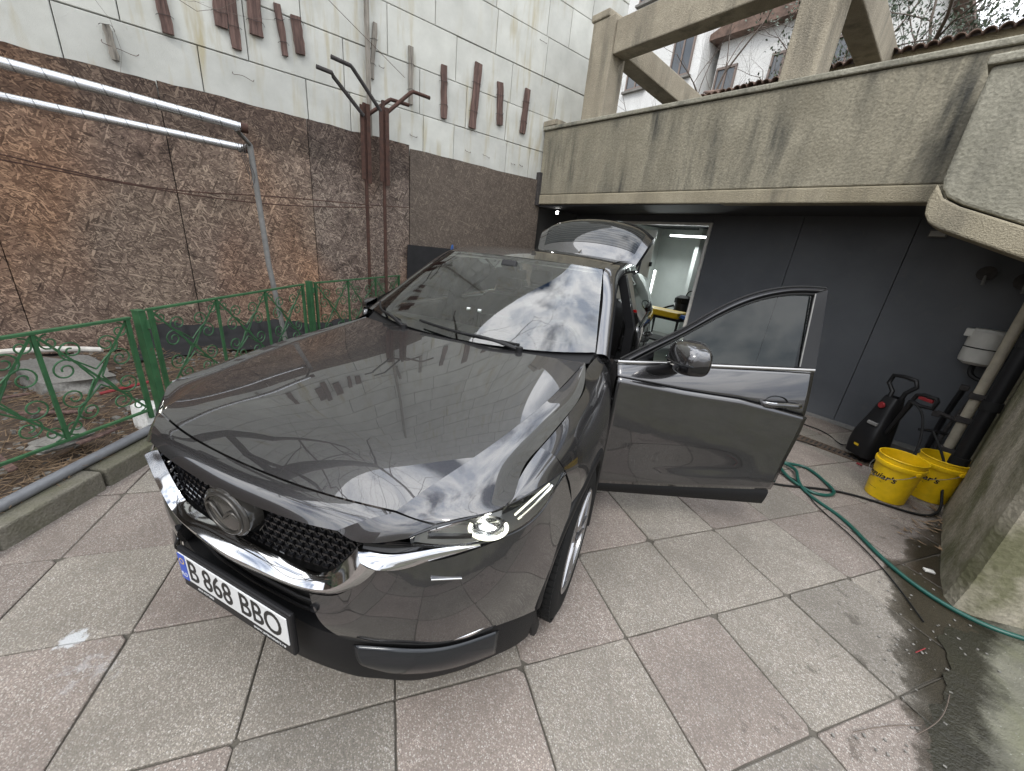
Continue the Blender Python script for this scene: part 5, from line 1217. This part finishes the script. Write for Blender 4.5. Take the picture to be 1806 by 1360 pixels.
# rear end
m = MB(); bx = NP([(0,4.55,.45),(.5,4.53,.45),(.75,4.46,.45),(.87,4.35,.45)]); rr = [sym(bx+NP([0,-.06,-.16])), sym(bx+NP([0,0,.0])), sym(bx+NP([0,.0,.18])), sym(bx+NP([0,-.06,.30]))]; m.grid(sgrid(rr, 16, 50)); part(m, 'rear_bumper', 'clad', smooth=60)
for s_ in (1, -1):
    m = MB(); m.grid(sgrid([[(s_*.62,4.47,.90),(s_*.76,4.43,.90),(s_*.84,4.30,.90)],[(s_*.62,4.45,1.02),(s_*.76,4.40,1.02),(s_*.83,4.28,1.02)]], 6, 12)); part(m, 'tail_lamp', 'redlamp', smooth=60, solid=.03)
# ---- tailgate, raised
hx = [0,.30,.52,.66]
cz = [(3.99,1.590),(4.07,1.660),(4.22,1.810),(4.37,1.935),(4.50,2.005),(4.70,2.040),(4.98,2.035)]
sz = [(4.00,1.535),(4.06,1.580),(4.18,1.675),(4.30,1.775),(4.42,1.835),(4.58,1.865),(4.80,1.860)]
rowsT = []
for k, ((y, z), (y2, z2)) in enumerate(zip(cz, sz)):
    wd = [.585,.60,.63,.66,.675,.68,.67][k]
    rowsT.append(sym([(0,y,z),(wd*.5,y+(y2-y)*.2,z+(z2-z)*.17),(wd*.82,y+(y2-y)*.62,z+(z2-z)*.56),(wd,y2,z2)]))
GT = sgrid(rowsT, 60, 60)
m = MB(); m.grid(GT[:12]); m.grid(GT[33:]); m.grid(GT[11:34, :5]); m.grid(GT[11:34, -5:])
tg = part(m, 'tailgate', 'paint', smooth=60)
m = MB(); m.grid(GT[11:34, 4:-4]+NP([0,-.002,.003])); part(m, 'rear_window', simple('rear_glass_dark', (.012, .014, .015), .03, 0, spec=.6), tg, smooth=80)
m = MB(); A_ = GT+NP([0,.05,-.055]); m.grid(A_); rim = np.concatenate([GT[:, 0], GT[-1], GT[::-1, -1]]); rim2 = np.concatenate([A_[:, 0], A_[-1], A_[::-1, -1]]); m.grid(np.stack([rim, rim2])); part(m, 'inner_trim', 'black', tg, smooth=60)
m = MB(); m.grid(np.stack([GT[50:57, 36:52].reshape(-1, 16, 3)[0]+NP([0,-.01,.012]), GT[50:57, 36:52].reshape(-1, 16, 3)[-1]+NP([0,-.01,.012])])); part(m, 'plate_recess', 'gloss', tg, smooth=60)
for s_ in (1, -1):
    m = MB(); m.tube([(s_*.62,4.10,1.30),(s_*.60,4.36,1.74)], .011, 8); part(m, 'gas_strut', 'black', tg)
m = MB()
for k in range(9):
    q = GT[13+2*k, 5:-5]+NP([0,-.0045,.006]); m.tube(q, .0008, 4)
part(m, 'heater_lines', simple('heater_line', (.10, .09, .08), .5), tg)
# shark-fin aerial
m = MB(); m.add([(-.02,3.70,1.598),(.02,3.70,1.598),(.02,3.86,1.59),(-.02,3.86,1.59),(0,3.84,1.655)], [(0,1,4),(1,2,4),(2,3,4),(3,0,4)]); part(m, 'aerial', 'paint', smooth=60)

# ---- cabin
m = MB(); ds_ = [sym([(0,1.30,1.055),(.4,1.34,1.055),(.74,1.46,1.06)]), sym([(0,1.55,1.075),(.4,1.56,1.08),(.74,1.60,1.08)]), sym([(0,1.78,1.055),(.4,1.74,1.075),(.74,1.72,1.07)]), sym([(0,1.83,.94),(.4,1.80,.96),(.74,1.78,.96)]), sym([(0,1.80,.70),(.4,1.72,.62),(.74,1.70,.62)])]
m.grid(sgrid(ds_, 30, 40)); part(m, 'dashboard', 'seat', smooth=60)
m = MB(); m.box((0,1.765,1.115), (.24,.018,.11), Matrix.Rotation(R(-8), 3, 'X')); part(m, 'screen', 'gloss', smooth=0, bevel=.006)
m = MB(); m.bb(-.84,.84,1.0,4.3,.26,.30); m.bb(-.52,.52,.24,.998,.235,.258); m.bb(-.84,.84,1.36,1.40,.30,1.05); m.bb(-.80,.80,4.28,4.32,.30,1.0); m.bb(-.70,.70,3.45,4.2,.30,.72); part(m, 'floor', 'inner', smooth=0)  # cabin floor, plus a front underbody plate added to block light bounce
m = MB(); m.tube([(.37+.185*math.cos(a), 1.92+.185*math.sin(a)*.38, .985+.185*math.sin(a)*.92) for a in [2*math.pi*i/40 for i in range(40)]], .015, 8, closed=True)
stw = part(m, 'steering_wheel', 'seat')
m = MB(); m.tube([(.37,1.92,.985),(.37,1.80,.94)], .045, 12); m.bar((.19,1.92,.985),(.55,1.92,.985),.02,.04); part(m, 'wheel_hub', 'black', stw)
def seat(x, y, wd, nm='seat'):
    def slab(P, w_, th):
        G = []
        for (yy, zz, k) in P: G.append([(x-w_*k, yy, zz), (x-w_*k*.6, yy-.0, zz+.0), (x, yy, zz), (x+w_*k*.6, yy, zz), (x+w_*k, yy, zz)])
        return G
    m = MB(); 
    bk = [(y+.42,.52,.95),(y+.46,.75,1.0),(y+.54,1.0,.98),(y+.60,1.16,.85),(y+.62,1.20,.6)]
    fr = np.array([[(x+w_*wd*k, yy-(.10 if abs(w_) < .8 else .06), zz) for w_ in (-1,-.7,0,.7,1)] for yy, zz, k in bk]); ba = fr+NP([0,.16,.0])
    m.grid(sgrid(fr, 14, 14)); m.grid(sgrid(ba, 14, 14)); E1 = sgrid(fr, 14, 14); E2 = sgrid(ba, 14, 14)
    for a, b_ in ((E1[:, 0], E2[:, 0]), (E1[:, -1], E2[:, -1]), (E1[0], E2[0]), (E1[-1], E2[-1])): m.grid(np.stack([a, b_]))
    o = part(m, nm, 'seat', smooth=50)
    m = MB(); m.box((x, y+.18, .56), (wd*2, .52, .16), Matrix.Rotation(R(8), 3, 'X')); part(m, 'cushion', 'seat', o, smooth=0, bevel=.05)
    m = MB(); m.box((x, y+.66, 1.31), (.25, .09, .17), Matrix.Rotation(R(-10), 3, 'X')); part(m, 'headrest', 'seat', o, smooth=0, bevel=.035)
seat(.37, 2.12, .25); seat(-.37, 2.12, .25); seat(.37, 3.0, .27); seat(-.37, 3.0, .27)
m = MB(); m.box((0,1.945,1.44), (.23,.03,.065), Matrix.Rotation(R(15), 3, 'X')); part(m, 'rear_view_mirror', 'black', smooth=0, bevel=.01)
m = MB(); m.box((0,1.93,1.485), (.11,.10,.05), Matrix.Rotation(R(-32), 3, 'X')); part(m, 'sensor_box', 'black', smooth=0, bevel=.01)

# ---- driver's door, open
DA = R(-62)
def dx_(z): return float(np.interp(z, [.24,.37,.5,.7,.82,.90,.94,1.0,1.08,1.16], [-.004,.014,.022,.030,.032,.030,.026,.012,-.008,-.036]))
def dS(z): return 1.135 if z > .8 else 1.135-.03*(.8-z)/.5
def zcr(f_): return float(np.interp(f_, [0,.04,.32,.62,1], [1.036,1.031,.990,.960,.878]))
def zbl(f_): return 1.097+.034*f_
lowr, uppr = [], []
for k in range(44):
    f_ = k/43; c_ = zcr(f_); bl = .009*math.sin(math.pi*f_); col = []
    for t_ in np.linspace(0, 1, 22):
        z = .378+(c_-.378)*t_; s__ = f_*dS(z)
        x = float(np.interp(t_, [0,.12,.25,.40,.6,.75,.87,.94,1], [.012,.020,.021,.020,.025,.0285,.0285,.0295,.034]))
        x -= .013*math.exp(-((t_-.24)/.13)**2)*math.exp(-((f_-.50)/.30)**2)
        col.append((x+bl, s__, z))
    lowr.append(col); col = []
    for t_ in np.linspace(0, 1, 10):
        z = c_+(zbl(f_)-c_)*t_; hgt_ = z-c_
        col.append((.034+bl-.030*t_**1.15-.018*t_*t_, f_*dS(z), z))
    uppr.append(col)
lowr = NP(lowr).transpose(1, 0, 2); uppr = NP(uppr).transpose(1, 0, 2)
GD = np.concatenate([lowr, uppr[1:]], 0)
m = MB(); m.grid(lowr); m.grid(uppr); dr = part(m, 'door', 'paint', smooth=45, solid=.02)
dr.location = (.877, 1.442, 0); dr.rotation_euler = (0, 0, DA)
dr['label'] = "open driver's door with window, mirror and chrome belt strip"
m = MB(); I = GD.copy(); I[..., 0] = -.075; m.grid(I)
for a in (GD[:, 0], GD[:, -1], GD[0], GD[-1]):
    b_ = a.copy(); b_[:, 0] = -.075; m.grid(np.stack([a-NP([.021,0,0]), b_]))
part(m, 'door_card', 'seat', dr, smooth=40)
cl_ = []
for k in range(30):
    f_ = k/29; s__ = f_*1.105; zt = .392-.022*f_; zb = .298-.052*f_
    cl_.append([(-.01, s__, zt), (.020, s__, zt-.004), (.030, s__, zt-.02), (.026, s__, (zt+zb)/2), (.014, s__, zb+.012), (-.01, s__, zb), (-.05, s__, zb+.006)])
m = MB(); m.grid(cl_); part(m, 'cladding', 'clad', dr, smooth=50)
m = MB(); m.tube([(.026, f_*1.10, .398-.022*f_) for f_ in np.linspace(0.01, 1, 12)], .0045, 6); part(m, 'lower_strip', 'satin', dr)
def wx(z): return -.018-.36*(z-1.1)
oT = spl([(wx(z), s__, z) for s__, z in ((.02,1.108),(.19,1.199),(.344,1.278),(.499,1.372),(.657,1.457),(.82,1.518),(.987,1.553),(1.10,1.562),(1.19,1.564))], 50)
gT = spl([(wx(z), s__, z) for s__, z in ((.10,1.118),(.235,1.193),(.37,1.268),(.532,1.362),(.70,1.446),(.84,1.495),(.97,1.523),(1.06,1.532),(1.112,1.534))], 50)
m = MB(); m.grid(np.stack([oT, oT*.5+gT*.5+NP([.012,0,.004]), gT])); fr_ = part(m, 'window_frame', simple('frame_dark', (.022, .022, .024), .3, .2, spec=.4), dr, smooth=60, solid=.03)
m = MB(); m.tube(gT+NP([.006,0,-.004]), .006, 6); m.tube(oT+NP([-.012,0,.004]), .007, 6); part(m, 'window_seal', 'rubber', dr)
# rear applique and glass
m = MB(); m.add([(wx(1.562)+.006,1.19,1.562),(wx(1.534)+.006,1.112,1.534),(wx(1.14)+.006,1.045,1.142),(wx(1.14)+.006,1.15,1.145)], [(0,1,2,3)]); part(m, 'frame_applique', simple('applique_black', (.010, .010, .011), .28, spec=.3), dr, smooth=0, solid=.03)
base = NP([(wx(1.12), float(np.interp(k/49, [0,1], [.10,1.045])), 1.118+.026*k/49) for k in range(50)])
m = MB(); m.grid(np.stack([base*(1-t_)+(gT+NP([-.006,0,0]))*t_ for t_ in np.linspace(0, 1, 8)])); part(m, 'door_glass', 'side', dr, smooth=80)
m = MB(); m.tube([(wx(1.534-.385*t_)+.014, 1.108-.062*t_, 1.534-.385*t_) for t_ in np.linspace(0, 1, 5)], .004, 6); part(m, 'glass_channel', 'galv' if 'galv' in CM else M['galv'], dr)
cs = MB(); q = [(-.004, s__, 1.104+.034*s__/1.15) for s__ in np.linspace(.0, 1.125, 16)]; cs.tube(q, .0085, 8, flat=.6); part(cs, 'belt_strip', simple('satin_chrome', (.42, .41, .40), .3, 1.0), dr, smooth=60)
m = MB(); m.add([(wx(1.13)+.004,.06,1.118),(wx(1.13)+.004,.20,1.118),(wx(1.2)+.004,.205,1.176)], [(0,1,2)]); part(m, 'quarter_trim', 'gloss', dr, smooth=0, solid=.012)
# handle with scooped recess
m = MB(); N = 24; cH = (.930, .936)
Gh = [[(dx_(.936)+.0115-d_, cH[0]+.0+r_*.078*math.cos(2*math.pi*i/N), cH[1]+r_*.052*math.sin(2*math.pi*i/N)) for i in range(N+1)] for r_, d_ in ((1,0),(.93,.006),(.7,.018),(.35,.024),(.01,.026))]
m.grid(Gh); part(m, 'handle_recess', 'gloss', dr, smooth=60)
m = MB(); hq = spl([(.034,.835,.942),(.062,.862,.945),(.066,.95,.946),(.064,1.03,.944),(.050,1.068,.942),(.034,1.075,.940)], 24); m.tube(hq, [.008]+[.0145]*22+[.01], 10, flat=.7); hn = part(m, 'door_handle', 'paint', dr, smooth=60)
m = MB(); m.tube(hq[2:-3]+NP([.006,0,.011]), .0035, 6); part(m, 'handle_strip', 'chrome', dr)
m = MB(); m.lathe([(0,.068),(.007,.068),(.009,.064),(.009,.05)], 12, (0,1.045,.942), 'x'); part(m, 'key_lock', 'chrome', dr)
# mirror: base, lower shell, painted cap, glass
def mir_pt(a, b_, cx=.155, cs=.290, cz_=1.185, lo=False):
    """superellipsoid with a flattened rear face: a around, b from -90 to 90 along x (outwards)"""
    x = math.sin(b_); rr = abs(math.cos(b_))**.42
    ca, sa = math.cos(a), math.sin(a); s__ = math.copysign(abs(ca)**.62, ca)*rr; z = math.copysign(abs(sa)**.72, sa)*rr
    taper = 1-.16*x
    s__ = s__*(.100 if s__ < 0 else .066)*taper-.026*x; zz = z*(.083 if z > 0 else .070)*(1-.10*x)+.006*x
    return (cx+.132*x, cs+s__*1.1+.02, cz_+zz*1.06)
def mir_shell(a0, a1, k=30):
    return NP([[mir_pt(a0+(a1-a0)*i/k, -math.pi/2+math.pi*j/24) for j in range(25)] for i in range(k+1)])
m = MB(); m.grid(mir_shell(R(2), R(186))); part(m, 'mirror_cap', 'paint', dr, smooth=60)
m = MB(); m.grid(mir_shell(R(186), R(362))); part(m, 'mirror_shell', 'gloss', dr, smooth=60)
m = MB(); q = NP([mir_pt(R(184), -math.pi/2+math.pi*j/24) for j in range(3, 24)])+NP([.0,-.004,0]); m.tube(q, .0045, 6); part(m, 'mirror_indicator', 'satin', dr)
m = MB(); m.box((.135,.350,1.183), (.12,.004,.09)); part(m, 'mirror_glass', 'mirror', dr, smooth=0, bevel=.01)
m = MB(); Gf = []
for t_, cx_, cs_, cz2, w_, h_ in ((0,-.01,.215,1.06,.105,.030),(.4,.03,.235,1.085,.085,.030),(.7,.075,.265,1.115,.075,.032),(1,.12,.285,1.15,.065,.03)):
    Gf.append([(cx_, cs_+w_*.75*math.cos(2*math.pi*i/20), cz2+h_*math.sin(2*math.pi*i/20)-.2*0) for i in range(21)])
m.grid(sgrid(Gf, 14, 40)); part(m, 'mirror_foot', 'black', dr, smooth=60)
# passenger-side mirror (closed door)
def to_right(P): P = NP(P).copy(); P[..., 2] = 1.08+(P[..., 2]-1.185)*.8; P[..., 0] = -(P[..., 0]*.85+.865); P[..., 1] += 1.46; return P
m = MB(); m.grid(to_right(mir_shell(R(2), R(186)))); part(m, 'mirror_cap', 'paint', smooth=60)
m = MB(); m.grid(to_right(mir_shell(R(186), R(362)))); part(m, 'mirror_shell', 'gloss', smooth=60)
m = MB(); m.grid(to_right(sgrid(Gf, 14, 40))); part(m, 'mirror_foot', 'black', smooth=60)
# door hinges and check strap
for z in (.52, .88):
    m = MB(); m.box((.862,1.462,z), (.06,.07,.05)); part(m, 'door_hinge', 'paint', smooth=0, bevel=.004)
# ================================================================ SMALL THINGS BY THE GARAGE
def bucket(loc, rz, label, word='Meguiar\'s'):
    t = thing('bucket', label, 'bucket', loc, rz, 'yellow wash buckets')
    m = MB(); m.lathe([(0,.004),(.118,.0),(.124,.006),(.140,.285),(.1405,.29),(.151,.292),(.1525,.30),(.1545,.318),(.1535,.325),(.143,.327),(.1445,.36),(.1485,.363),(.1495,.369),(.1455,.372),(.1405,.369),(.137,.30),(.120,.03),(0,.026)], 48); m.build('pail', M['yellow'], t, smooth=35)
    m = MB(); m.tube([(.158*math.cos(R(a)), .158*math.sin(R(a)), .300-.115*math.sin(R(a+180))*(1 if a <= 0 else 0)) for a in range(-180, 1, 8)], .0022, 5); m.build('bail', M['galv'], t)
    for a in (0, 180):
        m = MB(); m.box((.156*math.cos(R(a)), 0, .30), (.012,.03,.03)); m.build('bail_ear', M['yellow'], t, smooth=0, bevel=.003)
    def wrap(txt, size, z, a0, mt, shear=0, bold=0):
        me = text_mesh(txt, size, .0004, bold, shear=shear)
        for v in me.vertices:
            x, yy, d = v.co; zz = z+yy; r_ = .124+(.140-.124)*(zz-.006)/.28+.0012+d; a = a0+x/r_
            v.co = (r_*math.cos(a), r_*math.sin(a), zz)
        me.update(); return obj('lettering', me, M['ink'], t)
    wrap(word, .066, .20, R(-90), 'ink', .2, .0012)
    wrap('--- ------ ----', .016, .085, R(-92), 'ink', .1, .0003)
    m = MB(); pts = [(-.085,.162),(.075,.170),(.04,.158),(.055,.150),(-.02,.156),(-.06,.148),(-.04,.157)]
    V = []
    for x, z in pts: r_ = .124+.016*(z-.006)/.28+.0016; a = R(-90)+x/r_; V.append((r_*math.cos(a), r_*math.sin(a), z))
    m.add(V, [(0,1,2),(0,2,6),(6,2,4),(2,3,4),(0,6,5)]); m.build('swoosh', M['ink'], t, smooth=0)
    return t
bucket((1.13, 4.17, .0), R(-42), 'nearer yellow wash bucket with black lettering, left of the other')
bucket((1.335, 4.53, .0), R(-42), 'farther yellow wash bucket with black lettering, against the drain pipe')
# pressure washer
t = thing('pressure_washer', 'black upright pressure washer with red switch in front of the garage panels', 'pressure washer', (.86, 4.86, 0), R(-35))
m = MB(); G = []
for z, hw, hd, yo in ((.06,.12,.12,0),(.16,.125,.125,0),(.30,.115,.115,.0),(.42,.095,.10,.02),(.56,.075,.075,.03),(.66,.06,.05,.04)):
    G.append([(hw*math.copysign(abs(math.cos(a))**.5, math.cos(a)), yo+hd*math.copysign(abs(math.sin(a))**.5, math.sin(a)), z) for a in [2*math.pi*i/32 for i in range(33)]])
m.grid(sgrid(G, 24, 66)); m.build('body', M['black'], t, smooth=60)
m = MB(); m.tube([(-.05,.04,.62),(-.055,.05,.70),(-.12,.055,.76),(-.11,.06,.84),(-.02,.062,.855),(.08,.062,.85),(.11,.06,.80),(.05,.055,.72),(.05,.04,.63)], .018, 10); m.build('handle', M['black'], t, smooth=60)
m = MB(); m.lathe([(0,.012),(.026,.012),(.03,.004),(.03,0)], 20, (0,-.055,.575), 'y'); m.build('power_switch', M['red'], t)
m = MB(); m.box((0,-.124,.16), (.045,.006,.02)); m.build('badge', M['yellow_dark'], t, smooth=0); 
m = MB(); m.box((.03,-.098,.40), (.09,.02,.03)); m.build('nozzle_rest', M['galv'], t, smooth=0, bevel=.004)
for s_ in (-1, 1):
    m = MB(); m.lathe([(0,-.022),(.05,-.022),(.085,-.02),(.09,-.012),(.09,.012),(.085,.02),(.05,.022),(0,.022)], 28, (s_*.155,.07,.09), 'x'); wl = m.build('wheel', M['black'], t)
    m = MB(); m.lathe([(0,.026*s_),(.045,.025*s_),(.055,.02*s_)], 20, (s_*.155,.07,.09), 'x'); m.build('hub_cap', M['galv'], wl)
m = MB(); m.tube([(.11,-.02,.34),(.145,-.03,.46),(.175,-.035,.58),(.20,-.04,.70)], [.016,.017,.02,.024], 10); m.build('lance', M['black'], t)
m = MB(); m.tube([(.20,-.04,.70),(.215,-.04,.765),(.27,-.04,.785),(.36,-.04,.785),(.372,-.04,.765),(.365,-.04,.70),(.27,-.04,.685),(.215,-.04,.70)], .016, 8); m.build('gun_grip', M['black'], t)
m = MB(); m.box((.29,-.04,.752), (.11,.02,.03)); m.build('gun_trigger', M['red'], t, smooth=0, bevel=.006)
m = MB(); m.tube(spl([(.20,-.05,.69),(.30,-.07,.67),(.42,-.12,.55),(.50,-.18,.40),(.54,-.25,.22)], 24), .009, 8); m.build('hose', M['rubber'], t)
# hoses
def hose(pts, r_, mt, label, nm='garden_hose', n=120):
    m = MB(); m.tube(spl(pts, n), r_, 8); return tag(m.build(nm, M[mt], smooth=60), label, 'hose')
hose([(.20,3.72,.014),(.34,3.98,.014),(.47,3.97,.015),(.58,4.05,.014),(.78,3.93,.014),(.88,3.76,.014),(.80,3.63,.014),(.62,3.66,.020),(.50,3.77,.030),(.46,3.90,.030),(.55,3.88,.036),(.63,3.74,.036),(.72,3.60,.016),(.98,3.44,.014),(1.21,3.21,.014),(1.40,3.05,.014),(1.54,2.985,.018),(1.70,2.96,.034),(1.90,3.03,.060),(2.3,3.2,.11)], .0125, 'hose_green', 'green garden hose looped on the tiles and running to the pier', n=200)
hose([(.25,3.62,.012),(.42,3.66,.012),(.60,3.70,.02),(.80,3.50,.012),(1.02,3.30,.012),(1.30,3.02,.012),(1.5,2.72,.012)], .004, 'rubber', 'thin dark cord lying beside the garden hose', 'cord')
hose([(.30,3.34,.011),(.49,3.42,.011),(.75,3.70,.011),(.96,3.90,.011),(1.20,4.00,.011),(1.38,4.10,.015),(1.43,4.28,.05),(1.40,4.42,.14),(1.36,4.47,.28),(1.30,4.50,.40),(1.20,4.62,.52)], .009, 'rubber', 'black pressure hose running past the buckets', 'pressure_hose')
hose([(-.3,4.5,.01),(.2,4.62,.01),(.5,4.72,.01),(.72,4.78,.01),(.84,4.76,.02)], .005, 'rubber', 'thin black cable on the tiles by the drain channel', 'cable')
hose([(-.1,5.2,.01),(.25,5.28,.01),(.50,5.22,.01),(.66,5.05,.01),(.74,4.95,.08)], .006, 'rubber', 'black cable lying along the foot of the garage panels', 'cable')
# drain channel with grate bars
dc = thing('drain_channel', 'rusty grated drain channel in the paving before the garage', 'drain', (-.9, 4.80, 0))
m = MB(); m.bb(0, 2.35, -.065, .065, -.03, .004); m.build('trough', M['dark_back'], dc, smooth=0)
for yy in (-.068, .068): m = MB(); m.bb(0, 2.35, yy-.008, yy+.008, -.02, .012); m.build('side_rail', M['cast'], dc, smooth=0)
gm = MB(); gm.bb(-.010, .010, -.058, .058, 0, .011); gme = gm.mesh('grate_bar', 0); gme.materials.append(M['cast'])
for k in range(58): o = obj('grate_bar', gme, None, dc); o.location = (.02+k*.040, 0, .001)
# odd bits near the buckets and on the wet ground
m = MB(); m.tube([(.86,4.64,.02),(.90,4.63,.022)], .010, 8); tag(m.build('hose_connector', M['red'], smooth=60), 'red hose connector lying by the pressure washer', 'connector')
m = MB(); m.tube([(1.50,2.44,.012),(1.525,2.51,.014)], .0022, 6); tag(m.build('red_straw', M['red']), 'thin red straw lying on the wet ground', 'straw')
rq = random.Random(77)
m = MB()
for k in range(170):
    x = rq.gauss(1.52, .12); y = rq.uniform(1.3, 4.2); s_ = rq.uniform(.002, .0065); z = .006+max(0, x-1.72)*.12
    m.box((x, y, z+s_*.3), (s_*2, s_*1.3, s_*.6), Matrix.Rotation(rq.uniform(0, 6.3), 3, 'Z'))
tag(m.build('grit', M['stone'], smooth=0), 'loose grit and crumbs on the wet strip of ground', 'grit', kind='stuff')
m = MB()
for k in range(90):
    x = rq.gauss(1.42, .10); y = rq.uniform(3.6, 5.5); a = rq.uniform(0, 6.3); L = rq.uniform(.02, .06); c = Vector((x, y, .012)); d = Vector((math.cos(a), math.sin(a), rq.uniform(-.1,.2)))*L; n_ = Vector((-d.y, d.x, 0))*.22
    m.add([c-d, c+n_, c+d+Vector((0,0,.008)), c-n_], [(0,1,2,3)])
tag(m.build('leaf_litter', M['straw'], smooth=0), 'brown leaf litter gathered along the foot of the pier', 'leaves', kind='stuff')
for i, pts in enumerate(([(1.40,1.75,.012),(1.47,1.88,.016),(1.56,2.02,.012)], [(1.55,1.95,.012),(1.60,2.10,.02),(1.62,2.3,.012)], [(1.70,1.62,.02),(1.80,1.66,.03),(1.92,1.72,.04)])):
    m = MB(); m.tube(spl(pts, 10), .0018, 5); tag(m.build('twig', M['twig']), ['bare twig lying on the wet ground nearest the camera', 'bare twig lying on the wet ground by the mossy strip', 'bare twig lying on the mossy concrete'][i], 'twig')
m = MB(); m.box((1.47,3.28,.012), (.05,.03,.012), Matrix.Rotation(.5, 3, 'Z')); tag(m.build('paper_scrap', M['white_plastic'], smooth=0, bevel=.003), 'small white scrap at the foot of the pier', 'scrap')
